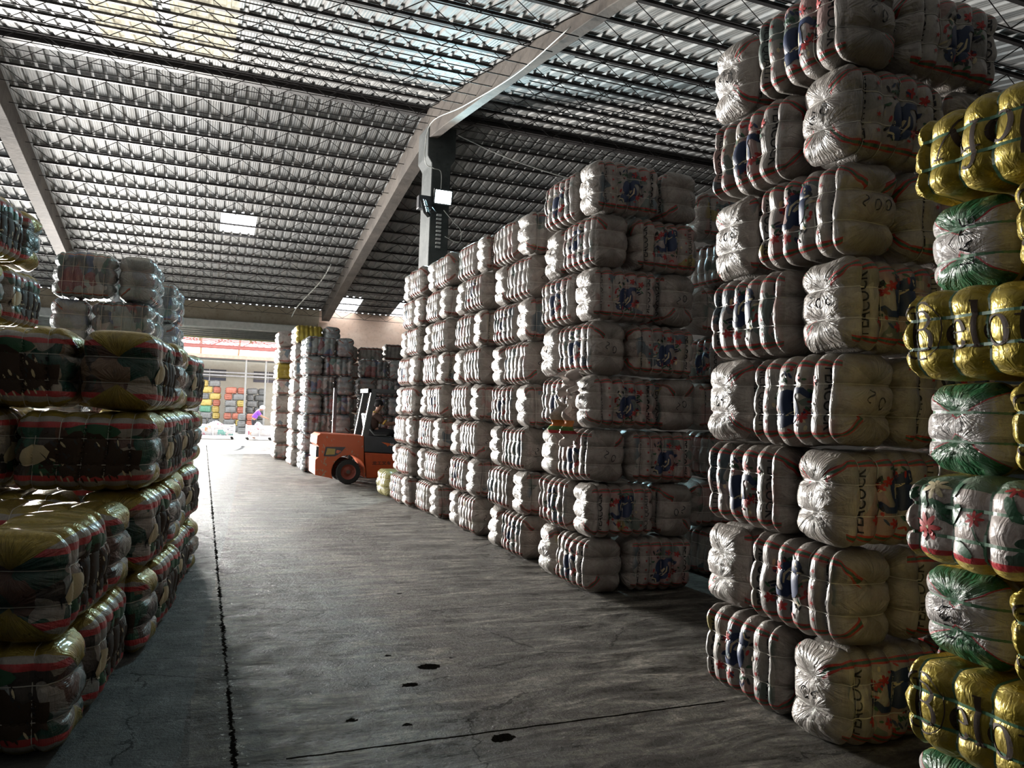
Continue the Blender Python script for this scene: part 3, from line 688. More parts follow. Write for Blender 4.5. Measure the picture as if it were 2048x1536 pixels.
def cable(pts, r, label, n=6, mat=WHT):
    P = [Vector(p) for p in pts]; out = []
    for i in range(len(P) - 1):
        a, b_, c, d = P[max(i - 1, 0)], P[i], P[i + 1], P[min(i + 2, len(P) - 1)]
        for k in range(n): u = k / n; out.append(.5 * ((2 * b_) + (c - a) * u + (2 * a - 5 * b_ + 4 * c - d) * u * u + (3 * b_ - a - 3 * c + d) * u ** 3))
    out.append(P[-1]); o = MB().tube(out, r, 6).build('power_cable', mat, smooth=True); tag(o, label, 'cable')
cable([(3.9, 8.2, 6.35), (4.1, 10.5, 6.72), (4.1, 13., 7.15), (4.05, 15.0, 7.5), (4.1, 15.5, 6.9), (4.3, 15.55, 6.78), (4.47, 15.55, 6.72), (4.47, 15.5, 6.3)], .008, 'white power cable looping from the overhead beam down to the lit floodlight')
cable([(4.8, 15.5, 7.55), (6.0, 15.3, 7.15), (7.6, 15.2, 6.9), (9.6, 15.1, 6.9)], .01, 'thin pale cable sagging rightwards from the column top')
cable([(4.55, 15.5, 5.9), (4.75, 15.5, 5.7), (4.95, 15.5, 5.5), (4.9, 15.5, 5.25), (4.6, 15.52, 5.35)], .008, 'loose loop of wire dangling below the lit floodlight')
cable([(3.7, 25.4, 6.3), (3.6, 27., 5.95), (3.15, 29.5, 5.35), (3.05, 30.6, 5.05)], .02, 'white cable hanging below the roof near the far pilaster')
m = MB()
for k in range(9): m.box(4.42, 4.52, 15.54, 15.6, 5.1 + k * .085, 5.14 + k * .085)
o = m.build('insulator_strip', simple('porcelain', (.6, .6, .58), .3)); tag(o, 'vertical strip of small white insulators below the lit floodlight', 'insulator')

# ------------------------------------------------------------------ bales on the right of the aisle
BW = 'white'
def rowword(a, b_): return lambda k, sl, ax: (a if ax == 'x' else b_)
G_R = 'striped white bales stacked right of the aisle'
wr = lambda k, sl, ax: 'bird-print white'
stack(3.07, 3.0, 0, 1, 8, 'bird_hi', (.79, .43, .52), 0, ('near', 'far', 'back'), wr, 'near tower before the dark gap', G_R, lean=.006)
stack(3.38, 6.36, 0, 1, 8, 'bird_hi', (.79, .43, .52), 1, ('near', 'far', 'back'), wr, 'tower just past the dark gap', G_R, lean=.008)
stack(3.42, 8.02, 0, 1, 8, 'bird_mid', (.79, .43, .505), 1, ('near', 'far'), 'striped white', 'second tower past the dark gap', G_R, lean=.006)
stack(3.42, 9.72, 0, 1, 8, 'bird_mid', (.79, .43, .515), 1, ('near', 'far'), 'striped white', 'third tower past the dark gap', G_R, lean=-.002)
stack(3.36, 11.32, 0, 1, 8, 'bird_mid', (.79, .43, .52), 0, ('near', 'far'), 'striped white', 'fourth tower past the dark gap', G_R, lean=-.006)
stack(3.24, 12.66, 0, 1, 8, 'bird_lo', (.79, .43, .52), 0, ('near', 'far'), 'striped white', 'tower right before the forklift', G_R, lean=-.016)
put_bale('straw', (3.42, 14.55, .25), PI / 2, 'single straw-yellow bale on the floor beside the forklift', 'odd bales')
# inner row seen through the gaps
for k in range(8):
    put_bale('bird_mid', (5.25, 7.0, .26 + .52 * k), 0 if k % 2 else PI / 2, f'dark shadowed bale, {ORD[k]} up in the inner tower behind the first gap', 'bales in the inner rows')
# gold and floral tower at the right edge
GD = (1.0, .42, .375); keys = {0: 'green_end', 1: 'gold_hi', 2: 'green_end', 3: 'floral', 4: 'green_end', 5: 'gold_hi', 6: 'green_end', 7: 'gold_flip'}
for k in range(8):
    z = (k + .5) * .378; j = (.0, .02, .03, -.01, .02, -.03, .03, .0)[k]
    lab = {0: 'green and white', 1: 'gold lettered', 2: 'green and white', 3: 'pink floral', 4: 'green and white', 5: 'gold lettered', 6: 'green and white', 7: 'gold upside-down lettered'}[k]
    if k % 2 == 1:
        put_bale(keys[k], (2.74 + .21 + j, 1.93, z), -PI / 2 + PI * 0, f'{lab} bale strapped in green, {ORD[k]} up at the right edge', 'green-strapped bales at the right edge', flipx=False, var=0)
    else:
        put_bale(keys[k], (2.80 + .5 + j, 2.20, z), 0, f'{lab} bale strapped in green, {ORD[k]} up at the right edge', 'green-strapped bales at the right edge', var=(0, 1, 2)[k // 2 % 3])
        put_bale('gold_hi', (2.70 + .21 + j, 1.47, z), -PI / 2, f'gold strapped bale right of the green one, {ORD[k]} up at right edge', 'green-strapped bales at the right edge', var=1)

# ------------------------------------------------------------------ bales on the left
R8 = math.radians(-7.5); GL = (.87, .50, .53); G_L = 'gold and red striped bales stacked left of the aisle'
stack(-.53, 4.1, R8, -1, 2, 'gilt_hi', GL, 0, ('near', 'far', 'back'), 'gold-topped', 'low pile at the lower left', G_L)
stack(-.27, 5.56, R8, -1, 4, 'gilt_hi', GL, 0, ('near', 'far', 'back'), 'gold-cornered', 'four-high pile behind the low one', G_L, hscale=.535)
stack(-.15, 7.1, R8, -1, 4, 'gilt_hi', GL, 1, ('near', 'far'), 'gold-cornered', 'pile third from the lower left', G_L, hscale=.535)
stack(-.16, 8.8, R8 * .6, -1, 4, 'gilt_lo', GL, 0, ('near', 'far'), 'gold-cornered', 'pile fourth from the lower left', G_L)
stack(-1.66, 7.3, R8, -1, 6, 'gilt_hi', GL, 0, ('near', 'far', 'back'), 'red-banded', 'tall pile at the left edge', G_L, hscale=.57)
G_C = 'dark film-wrapped bales left of the aisle'
stack(-.6, 10.38, R8 * .5, -1, 6, 'clear_mid', (.72, .43, .575), 0, ('near', 'far', 'back'), 'film-wrapped dark', 'tower above the low left piles', G_C, skip=[(k, s_) for k in range(2) for s_ in ('near', 'far', 'back')] * 0)
stack(-.38, 12.0, R8 * .5, -1, 6, 'clear_mid', (.72, .43, .56), 1, ('near', 'far'), 'film-wrapped blue-grey', 'rear tower above low left piles', G_C)

# ------------------------------------------------------------------ far block beyond the forklift
FD = (.75, .45, .485); G_F = 'film-wrapped bales beyond the forklift'
stack(2.33, 19.5, 0, 1, 7, 'clear_lo', FD, 0, ('near', 'far', 'back'), 'film-wrapped grey', 'first tower beyond the forklift', G_F)
stack(3.72, 19.7, 0, 1, 6, 'clear_lo', FD, 1, ('near', 'back'), 'film-wrapped grey', 'second tower behind the forklift cab', G_F)
stack(2.25, 21.4, 0, 1, 8, 'bird_far', FD, 1, ('near', 'far', 'back'), 'sunlit pale', 'tower midway along the far block', G_F, hscale=.48, keyf=lambda k, sl: ('gold_far' if k == 7 and sl == 'near' else 'clear_lo' if k == 7 else 'bird_far'))
stack(2.02, 23.9, 0, 1, 8, 'bird_far', FD, 0, ('near', 'far'), 'sunlit pale', 'tower nearest the doorway', G_F, keyf=lambda k, sl: 'gold_far' if (k == 5 and sl == 'near') else 'bird_far')
stack(3.75, 22.6, 0, 1, 7, 'bird_far', FD, 1, ('near', 'back'), 'pink-red', 'tower deep behind the far block', G_F, hscale=.492)
stack(5.0, 22.8, 0, 1, 7, 'bird_far', FD, 0, ('near', 'back'), 'sunlit white', 'tower deep right of the forklift', G_F, hscale=.515)

# ------------------------------------------------------------------ steel post by the forklift
o = MB().box(2.88, 2.96, 18.4, 18.48, 0, 2.1).build('steel_post', simple('post_grey', (.07, .07, .08), .35, .4), bevel=.01); tag(o, 'slim dark steel post standing behind the orange counterweight', 'post')

# ------------------------------------------------------------------ forklift
def paint(name, c, scr):
    t = NT(name); n = t.noise(t.obj(), 9., 6, .7, .6); n2 = t.noise(t.obj(), 3., 3); f = t.math('MULTIPLY', t.math('GREATER_THAN', n, .60), t.math('GREATER_THAN', n2, .5))
    t.set(Base_Color=t.mix(f, c, scr), Roughness=t.mix(f, (.32,) * 3, (.7,) * 3)); return t.m
ORG = paint('paint_orange', (.50, .085, .02), (.33, .26, .18)); ORG2 = simple('paint_orange_clean', (.48, .075, .02), .35)
DGR = simple('paint_charcoal', (.045, .05, .06), .4); TYRE = simple('tyre_rubber', (.02, .02, .02), .8); CHR = simple('bare_steel', (.5, .5, .5), .35, .7)
fk = empty('forklift', (2.98, 17.12, 0)); tag(fk, 'orange counterweight forklift seen from its rear side in the far aisle', 'forklift')
def arcpts(cx, cz, r, a0, a1, n=14): return [(cx + r * math.cos(math.radians(a0 + (a1 - a0) * i / n)), cz + r * math.sin(math.radians(a0 + (a1 - a0) * i / n))) for i in range(n + 1)]
cw = [(-.70, .22), (-.71, .52), (-.66, .58), (-.66, .80), (-.72, .86), (-.71, 1.02), (-.62, 1.09), (.30, 1.04), (.28, .12)] + arcpts(0, .26, .37, -20, 200) + [(-.42, .12)]
cw = [(-.70, .20), (-.71, .52), (-.64, .58), (-.64, .80), (-.70, .86), (-.69, 1.02), (-.62, 1.08), (.30, 1.05), (.36, .14)] + arcpts(0, .27, .36, -20, 205) + [(-.40, .14)]
o = MB().prism(cw, -.5, .5).build('counterweight', ORG, fk, bevel=.03)
MB().prism([(-.70, .58), (-.70, .80), (-.55, .80), (-.55, .58)], -.48, .48).build('rear_grille', DGR, fk)
tl = MB().prism([(-.54, .60), (-.50, .80), (-.08, .80), (-.2, .66), (-.3, .60)], -.515, -.49).build('lamp_recess', DGR, fk)
MB().prism([(-.50, .63), (-.47, .77), (-.30, .76), (-.31, .64)], -.525, -.51).build('tail_light', simple('lamp_amber', (.32, .24, .05), .2), tl)
MB().prism([(-.29, .68), (-.27, .74), (-.17, .72), (-.24, .66)], -.525, -.51).build('tail_light', simple('lamp_red', (.45, .06, .02), .2), tl)
MB().prism([(.32, .70), (.30, 1.05), (1.25, 1.0), (1.25, .66)], -.49, .49).build('seat_deck', DGR, fk, bevel=.02)
sp = MB().prism([(.40, .13), (.33, .69), (1.25, .65), (1.25, .13)], -.48, .48).build('side_panel', ORG2, fk, bevel=.02)
MB().prism([(1.25, .12), (1.25, .72), (1.62, .72), (1.72, .3), (1.72, .12)], -.46, .46).build('front_floor', DGR, fk, bevel=.02)
def wheel(x, y, r, wd):
    w_ = MB(); N = 28; pr = [(r * .62, -wd / 2), (r * .93, -wd / 2), (r, -wd * .36), (r, wd * .36), (r * .93, wd / 2), (r * .62, wd / 2)]
    V = [(x + q * math.cos(k * 2 * PI / N), y + a, r + q * math.sin(k * 2 * PI / N)) for k in range(N) for q, a in pr]; n = len(pr)
    w_.add(V, [(k * n + i, k * n + (i + 1) % n, ((k + 1) % N) * n + (i + 1) % n, ((k + 1) % N) * n + i) for k in range(N) for i in range(n)])
    for k in range(0, N): 
        a = k * 2 * PI / N; w_.tube([(x + r * 1.0 * math.cos(a), y - wd * .45, r + r * 1.0 * math.sin(a)), (x + r * math.cos(a + .12), y + wd * .45, r + r * math.sin(a + .12))], .008, 4)
    o = w_.build('tyre', TYRE, fk, smooth=False)
    h = MB(); s_ = -1 if y < 0 else 1
    V = []; F = []; pr = [(0, .25), (.25, .25), (.28, .12), (.5, .1), (.58, .42), (.65, .47)]
    V = [(x + q * r * math.cos(k * 2 * PI / N), y + s_ * a * wd, r + q * r * math.sin(k * 2 * PI / N)) for k in range(N) for q, a in pr]; n = len(pr)
    h.add(V, [(k * n + i, k * n + i + 1, ((k + 1) % N) * n + i + 1, ((k + 1) % N) * n + i) for k in range(N) for i in range(n - 1)]); h.build('rim', simple('rim_red', (.28, .06, .04), .5), o, smooth=True)
    hb = MB().tube([(x, y + s_ * wd * .2, r), (x, y + s_ * wd * .5, r)], r * .16, 12); hb.build('hub', simple('hub_dark', (.08, .06, .05), .5), o)
wheel(0, -.42, .265, .17); wheel(0, .42, .265, .17); wheel(1.45, -.46, .33, .2); wheel(1.45, .46, .33, .2)
gp = simple('guard_grey', (.06, .065, .07), .4)
for y in (-.44, .44):
    MB().prism([(.28, 1.02), (.40, 1.02), (.55, 2.02), (.44, 2.02)], y - .035, y + .035).build('guard_post', gp, fk, bevel=.01)
    MB().prism([(.262, 1.02), (.28, 1.02), (.44, 2.02), (.425, 2.02)], y - .03, y + .03).build('post_edge', CHR, fk)
    MB().prism([(1.55, .7), (1.63, .7), (1.45, 2.0), (1.37, 2.0)], y - .03, y + .03).build('guard_post', gp, fk, bevel=.01)
m = MB(); m.box(.36, 1.5, -.47, -.40, 1.99, 2.08); m.box(.36, 1.5, .40, .47, 1.99, 2.08); m.box(.36, .44, -.47, .47, 1.99, 2.08); m.box(1.42, 1.5, -.47, .47, 1.99, 2.08)
for k in range(8): m.box(.55 + k * .11, .58 + k * .11, -.42, .42, 2.02, 2.05)
m.build('overhead_guard', gp, fk, bevel=.008)
m = MB(); m.box(1.78, 1.86, -.35, -.25, .1, 2.05); m.box(1.78, 1.86, .25, .35, .1, 2.05); m.box(1.78, 1.84, -.3, .3, 1.95, 2.05); m.box(1.78, 1.84, -.3, .3, .6, .68); m.build('mast', DGR, fk)
for y in (-.22, .22): MB().prism([(1.88, .06), (1.93, .06), (1.93, .5), (1.88, .5)], y - .05, y + .05).build('fork', DKSTEEL, fk); 
m = MB(); m.prism([(.45, 1.03), (.92, 1.05), (.92, 1.13), (.55, 1.14), (.42, 1.55), (.36, 1.53), (.44, 1.05)], -.23, .23); m.build('seat', simple('seat_black', (.025, .025, .028), .5), fk, bevel=.03)
m = MB(); m.tube([(.33, -.26, 1.5), (.45, -.26, 1.2), (.58, -.26, 1.06), (.85, -.26, 1.06)], .014); m.build('hip_rail', CHR, fk, smooth=True)
m = MB(); m.tube([(1.25, 0, 1.0), (1.12, 0, 1.28)], .02)
R_ = [(1.12 + .03 + .06 * math.sin(a), .15 * math.cos(a), 1.28 + .13 * math.sin(a)) for a in [k * 2 * PI / 20 for k in range(21)]]; m.tube(R_, .012, 6, False); m.build('steering_wheel', BLK, fk)
def flat_art(name, T, mat, x, y, z, parent):
    V = [(x + a, y, z + b) for t3 in T for a, b in t3]; return mesh_obj(name, V, [(3 * i, 3 * i + 1, 3 * i + 2) for i in range(len(T))], mat, parent)
flat_art('lettering', fit(text_tris('\u9f99\u5de5\u53c9\u8f66', .02), .42, .085, 0, 0, 0), INK, .72, -.4835, .46, sp)
o = flat_art('model_badge', tri_poly([(-.16, .05), (.0, .03), (.2, -.03), (.02, -.02), (-.02, -.05), (-.04, -.01)]), simple('badge_orange', (.6, .12, .03), .4), .85, -.4935, .87, fk)
flat_art('badge_number', fit(text_tris('35', .02), .09, .06, 0, 0, 0), simple('badge_grey', (.5, .5, .5), .4), .93, -.495, .87, o)

# ------------------------------------------------------------------ people
SKIN = simple('skin', (.33, .17, .11), .5); HAIRM = simple('hair_black', (.012, .01, .01), .6); SHIRT = simple('shirt_brown', (.075, .04, .032), .8); TRIM = simple('trim_yellow', (.55, .36, .05), .7); TROU = simple('trousers_dark', (.02, .02, .025), .8)
def skin_mesh(name, chains, mat, parent, sub=2):
    """chains: list of lists of (co, rx, ry, key); equal keys join"""
    bm = bmesh.new(); lay = bm.verts.layers.skin.verify(); K = {}
    first = True
    for ch in chains:
        prev = None
        for co, r, key in ch:
            if key in K and key is not None: v = K[key]
            else:
                v = bm.verts.new(co); v[lay].radius = (r, r) if not isinstance(r, tuple) else r
                if first: v[lay].use_root = True; first = False
                if key is not None: K[key] = v
            if prev is not None and bm.edges.get((prev, v)) is None: bm.edges.new((prev, v))
            prev = v
    me = bpy.data.meshes.new(name); bm.to_mesh(me); bm.free(); me.materials.append(mat)
    o = bpy.data.objects.new(name, me); COL.objects.link(o)
    if parent: o.parent = parent
    m = o.modifiers.new('s', 'SKIN'); m.use_smooth_shade = True; m = o.modifiers.new('d', 'SUBSURF'); m.levels = sub; m.render_levels = sub
    return o
def person(name, loc, rz, label, J, shirt, skin, hair, trous, cap=None, trim=None):
    """J: joint positions, x forward, y left"""
    r = empty('person', loc, rz); tag(r, label, 'person')
    g = lambda k: J[k]
    def lerp(a, b_, t_): return tuple(x + (y - x) * t_ for x, y in zip(a, b_))
    ch = [[(g('pelvis'), (.10, .075), 'pel'), (g('waist'), (.095, .07), 'wa'), (g('chest'), (.12, .085), 'ch'), (g('neck'), .052, 'ne'), (g('neck2'), .05, 'n2'), (g('jaw'), (.07, .075), 'jaw'), (g('head'), (.085, .10), 'hd'), (g('crown'), (.05, .06), 'cr')],
          [(g('jaw'), .07, 'jaw')]]
    for s_, t_ in (('l', 1), ('r', -1)):
        sh_, el, wr_ = g('sh' + s_), g('el' + s_), g('wr' + s_)
        ch.append([(g('chest'), .11, 'ch'), (sh_, .06, 'sh' + s_), (lerp(sh_, el, .5), .05, None), (el, .042, 'el' + s_), (lerp(el, wr_, .4), .04, None), (wr_, .027, 'wr' + s_)])
        hp, kn, an = g('hp' + s_), g('kn' + s_), g('an' + s_)
        ch.append([(g('pelvis'), .10, 'pel'), (hp, .08, 'hp' + s_), (kn, .065, 'kn' + s_), (an, .045, 'an' + s_), (g('to' + s_), .04, None)])
        d = (Vector(wr_) - Vector(el)).normalized(); palm = Vector(wr_) + d * .06
        side = d.cross(Vector((0, 0, 1))).normalized(); up = side.cross(d)
        ch.append([(wr_, .027, 'wr' + s_), (tuple(palm), (.035, .02), 'pa' + s_)])
        for f in range(4):
            a = palm + side * (f - 1.5) * .018; ln = (.055, .065, .06, .045)[f]
            ch.append([(tuple(palm), .03, 'pa' + s_), (tuple(a + d * .03), .009, None), (tuple(a + d * (.03 + ln * .6) - up * .02), .008, None), (tuple(a + d * (.03 + ln * .75) - up * .045), .007, None)])
        ch.append([(wr_, .027, 'wr' + s_), (tuple(Vector(wr_) + d * .03 - side * t_ * -.035), .010, None), (tuple(Vector(wr_) + d * .065 - side * t_ * -.045 - up * .015), .009, None)])
    body = skin_mesh('body', ch, skin, r)
    # clothing
    c2 = [[(lerp(g('pelvis'), g('waist'), .25), (.17, .135), 'pel'), (g('waist'), (.165, .135), 'wa'), (g('chest'), (.19, .145), 'ch'), (lerp(g('chest'), g('neck'), .75), .085, 'ne')]]
    for s_ in 'lr': c2.append([(g('chest'), .16, 'ch'), (g('sh' + s_), .08, 'sh' + s_), (lerp(g('sh' + s_), g('el' + s_), .75), .068, None)])
    sh_ = skin_mesh('shirt', c2, shirt, r)
    if trim:
        m = MB(); 
        for s_ in 'lr':
            a, b_ = Vector(g('sh' + s_)), Vector(g('el' + s_)); p = a.lerp(b_, .74); d = (b_ - a).normalized(); m.tube([p, p + d * .025], .072, 12)
        m.tube([Vector(lerp(g('chest'), g('neck'), .72)), Vector(lerp(g('chest'), g('neck'), .9))], [.082, .07], 14); m.build('trim', trim, sh_, smooth=True)
    c3 = [[(g('pelvis'), (.165, .13), 'pel'), (lerp(g('pelvis'), g('waist'), .5), (.155, .125), None)]]
    for s_ in 'lr': c3.append([(g('pelvis'), .15, 'pel'), (g('hp' + s_), .11, None), (g('kn' + s_), .08, None), (lerp(g('kn' + s_), g('an' + s_), .9), .065, None)])
    skin_mesh('trousers', c3, trous, r)
    hd = Vector(g('head')); f = Vector((math.cos(J.get('yaw', 0)), math.sin(J.get('yaw', 0)), 0)); sd = Vector((-f.y, f.x, 0)); up = Vector((0, 0, 1))
    m = MB(); m.ico(tuple(hd + f * .10 - up * .03), .018, (1, .8, 1.3), 1); m.build('nose', skin, body, smooth=True)
    for t_ in (-1, 1): MB().ico(tuple(hd + sd * t_ * .098 - up * .02), .03, (.6, .4, 1), 1).build('ear', skin, body, smooth=True)
    m = MB()
    for t_ in (-1, 1): m.ico(tuple(hd + f * .088 + sd * t_ * .035 + up * .005), .011, (1, 1.3, .7), 1)
    m.ico(tuple(hd + f * .085 - up * .075), .016, (.5, 1.6, .3), 1); m.build('face_features', HAIRM, body, smooth=True)
    if cap: MB().ico(tuple(hd + up * .035 - f * .01), .118, (1.05, .98, .85), 3).build('cap', cap, r, smooth=True)
    else: MB().ico(tuple(hd + up * .035 - f * .022), .112, (1.0, .95, .85), 3, .02).build('hair', hair, r, smooth=True)
    return r
D = dict(pelvis=(.62, 0, 1.20), waist=(.58, 0, 1.33), chest=(.60, 0, 1.52), neck=(.66, 0, 1.64), neck2=(.68, 0, 1.68), jaw=(.715, 0, 1.72), head=(.715, 0, 1.80), crown=(.705, 0, 1.89),
         shl=(.62, .17, 1.56), shr=(.62, -.17, 1.56), ell=(.84, .24, 1.40), elr=(.86, -.24, 1.38), wrl=(1.07, .13, 1.40), wrr=(1.08, -.13, 1.38),
         hpl=(.70, .10, 1.20), hpr=(.70, -.10, 1.20), knl=(1.08, .13, 1.18), knr=(1.08, -.13, 1.18), anl=(1.22, .13, .80), anr=(1.22, -.13, .80), tol=(1.36, .13, .77), tor=(1.36, -.13, .77))
for k in list(D):
    v = D[k]; D[k] = (v[0], v[1], v[2] - .07)
person('driver', (2.98, 17.12, 0), 0, 'person in brown polo with yellow trim driving the orange forklift, seated facing right', D, SHIRT, SKIN, HAIRM, TROU, trim=TRIM)
W2 = dict(pelvis=(0, 0, .92), waist=(.04, 0, 1.03), chest=(.14, 0, 1.22), neck=(.23, 0, 1.33), neck2=(.27, 0, 1.36), jaw=(.33, 0, 1.37), head=(.37, 0, 1.42), crown=(.40, 0, 1.50),
          shl=(.16, .17, 1.25), shr=(.16, -.17, 1.25), ell=(.34, .2, 1.05), elr=(.34, -.2, 1.05), wrl=(.55, .12, .98), wrr=(.55, -.12, .98),
          hpl=(0, .09, .88), hpr=(0, -.09, .88), knl=(.03, .1, .48), knr=(.03, -.1, .48), anl=(-.02, .1, .08), anr=(-.02, -.1, .08), tol=(.12, .1, .04), tor=(.12, -.1, .04))
person('worker', (2.2, 36.75, 0), .0, 'person in purple shirt and white cap bending over the sorting cart outside', W2, simple('shirt_purple', (.22, .07, .5), .8), SKIN, HAIRM, TROU, cap=simple('cap_white', (.8, .8, .8), .7))

# ------------------------------------------------------------------ yard: carts, cloth, stacks, canopy, facing wall
WIRE = simple('cart_white', (.75, .75, .78), .5)
CL = [simple('cloth_%d' % i, c, .85) for i, c in enumerate([(.7, .7, .72), (.05, .06, .16), (.02, .45, .36), (.75, .30, .03), (.5, .05, .1), (.1, .1, .1), (.75, .75, .7), (.35, .3, .6)])]
def cart(x0, x1, y, label, seed, cl):
    r = empty('wire_cart', ((x0 + x1) / 2, y, 0)); tag(r, label, 'cart'); hx = (x1 - x0) / 2
    m = MB()
    for z in (.16, .62): m.tube([(-hx, -.4, z), (hx, -.4, z), (hx, .4, z), (-hx, .4, z), (-hx, -.4, z)], .02)
    for sx in (-1, 0, 1):
        for sy in (-.4, .4): m.tube([(sx * hx, sy, .12), (sx * hx, sy, .68)], .02)
    m.build('frame', WIRE, r)
    m = MB(); n = int(hx * 2 / .06)
    for i in range(n + 1):
        for sy in (-.4, .4): m.tube([(-hx + 2 * hx * i / n, sy, .16), (-hx + 2 * hx * i / n, sy, .62)], .004, 4)
    for k in range(8):
        for sy in (-.4, .4): m.tube([(-hx, sy, .2 + k * .055), (hx, sy, .2 + k * .055)], .004, 4)
        for sx in (-hx, hx): m.tube([(sx, -.4, .2 + k * .055), (sx, .4, .2 + k * .055)], .004, 4)
    m.build('wire_mesh', WIRE, r)
    MB().box(-hx, hx, -.4, .4, .13, .16).build('deck', WIRE, r)
    for sx in (-.9, .9):
        for sy in (-.33, .33): MB().tube([(sx * hx, sy - .02, .06), (sx * hx, sy + .02, .06)], .06, 12).build('caster', TYRE, r)
    g = random.Random(seed)
    m = MB(); m.box(-hx + .05, hx - .05, -.34, .34, .17, .5)
    V = []; F = []; nx, ny = 40, 14
    for i in range(nx + 1):
        for j in range(ny + 1):
            u, v = i / nx * 2 - 1, j / ny * 2 - 1; z = .5 + .30 * (1 - u ** 4) * (1 - v ** 2) * (.6 + .4 * math.sin(u * 5 + seed)) + g.uniform(-.03, .03); V.append((u * (hx - .05) + r.location.x, v * .35 + y, z))
    F = [(i * (ny + 1) + j, (i + 1) * (ny + 1) + j, (i + 1) * (ny + 1) + j + 1, i * (ny + 1) + j + 1) for i in range(nx) for j in range(ny)]
    s_ = len(V); B = MB().add(V, F).box(r.location.x - hx + .06, r.location.x + hx - .06, y - .33, y + .33, .165, .52)
    t = NT('mixed_clothes_%d' % seed); c = t.ramp(t.sep(t.vor(t.vmath('ADD', t.pos(), t.comb(t.noise(t.pos(), 6.), 0., 0.)), 5., 'Color'))[0], [(0, (.65, .65, .68)), (.3, (.05, .06, .15)), (.4, (.7, .7, .7)), (.6, (.03, .4, .33)), (.66, (.6, .6, .62)), (.8, (.65, .25, .04)), (.85, (.45, .05, .12)), (.9, (.6, .62, .7))], 'CONSTANT'); t.set(Base_Color=c, Roughness=.9)
    o = B.build('clothes_heap', t.m, smooth=True); tag(o, cl, 'clothes'); o['kind'] = 'stuff'
cart(-.4, 1.38, 36.3, 'white wire cart outside heaped with clothes, left of the two carts', 1, 'colourful heap of used clothes filling the left wire cart')
cart(1.87, 2.95, 36.1, 'white wire cart outside in front of the purple-shirted worker', 2, 'smaller heap of used clothes in the worker\'s cart')
Yc, Rc, Gc, Sc_, Tc = (.48, .36, .09), (.42, .13, .08), (.08, .26, .17), (.17, .18, .18), (.09, .10, .10)
def ystack(x0, y0, rows, where):
    for k, row in enumerate(rows):
        x = x0 + random.uniform(-.03, .03)
        for i, (kind, c) in enumerate(row):
            wd = .60 if kind == 'l' else .40
            nm = {Yc: 'yellow', Rc: 'red', Gc: 'green', Sc_: 'grey', Tc: 'charcoal'}[c]
            put_bale('yard', (x + wd / 2, y0 + (.2 if kind == 'l' else .3), .175 + .35 * k), 0 if kind == 'l' else PI / 2, f'small {nm} bale, {ORD[k]} layer, {["left", "right", "far right"][i]} side, {where}', 'bales stacked across the yard', colour=c); x += wd + .02
ystack(-.12, 44.8, [[('l', Sc_), ('s', Sc_)], [('s', Sc_), ('l', Tc)], [('l', Sc_), ('s', Yc)], [('l', Gc), ('s', Yc)], [('l', Yc), ('s', Rc)], [('s', Sc_), ('l', Yc)], [('l', Yc), ('s', Rc)], [('s', Yc), ('l', Sc_)]], 'left yard stack')
ystack(1.12, 44.4, [[('s', Yc), ('l', Sc_)], [('l', Sc_), ('s', Yc)], [('s', Rc), ('l', Rc)], [('l', Sc_), ('s', Rc)], [('l', Sc_), ('s', Yc)], [('s', Rc), ('l', Sc_)], [('l', Rc), ('s', Rc)]], 'middle yard stack')
ystack(2.25, 45.2, [[('l', Sc_), ('s', Tc)], [('s', Sc_), ('l', Tc)]] * 3 + [[('l', Sc_), ('s', Sc_)]], 'right yard stack')
ystack(-.75, 45.6, [[('l', Tc)], [('l', Sc_)]] * 3 + [[('l', Tc)]], 'shaded stack farthest left in the yard')
ystack(1.78, 42.5, [[('s', Sc_), ('s', Rc)]] * 2 + [[('s', Sc_), ('s', Rc)]], 'low pile before the middle yard stack')
YW2 = plaster('yard_wall', (.50, .46, .38), (.56, .53, .45), (.42, .38, .32))
m = MB(); m.box(-14, 16, 48, 48.3, 0, 4.25); struct(m.build('wall_yard', YW2))
WD = simple('window_dark', (.05, .06, .09), .3)
for i, (a, b_) in enumerate(((-.6, 1.22), (2.75, 4.4))):
    r = empty('window_%d' % (7 + i), (0, 47.98, 0)); struct(r)
    for k in range(3): MB().box(a, b_, -.02, .0, 2.87 + k * .23, 3.05 + k * .23).build('pane', WD, r)
    MB().box((a + b_) / 2 - .02, (a + b_) / 2 + .02, -.03, -.021, 2.85, 3.55).build('mullion', WIRE, r)
RED = simple('steel_maroon', (.28, .09, .08), .5); PNK = simple('fascia_pink', (.62, .28, .22), .6)
for z in (3.17, 3.36):
    m = MB().tube([(-8, 47.5, z), (9, 47.5, z)], .05, 8)
    for k in range(8): m.box(-6.9 + 2 * k, -6.86 + 2 * k, 47.5, 47.998, z - .02, z + .02)
    o = m.build('pipe', WIRE); tag(o, 'white pipe running along the yard wall, %s one' % ('lower' if z < 3.3 else 'upper'), 'pipe')
for x in (2.12, 3.15):
    o = MB().tube([(x, 44., 0), (x, 44., 3.98)], .05, 8).build('canopy_post', simple('post_pale', (.25, .25, .24), .5)); tag(o, 'thin grey post holding the yard canopy, %s of the two' % ('left' if x < 3 else 'right'), 'post')
o = MB().box(-9, 12, 43.9, 44.05, 3.98, 4.18).build('canopy_fascia', PNK); tag(o, 'pinkish red steel fascia across the back of the yard canopy', 'beam')
t = NT('canopy_sheet'); t.t.nodes.remove(t.b)
tr = t.n('ShaderNodeBsdfTranslucent'); tr.inputs[0].default_value = (.95, .95, .95, 1); tp = t.n('ShaderNodeBsdfTransparent'); tp.inputs[0].default_value = (.95, .97, 1, 1)
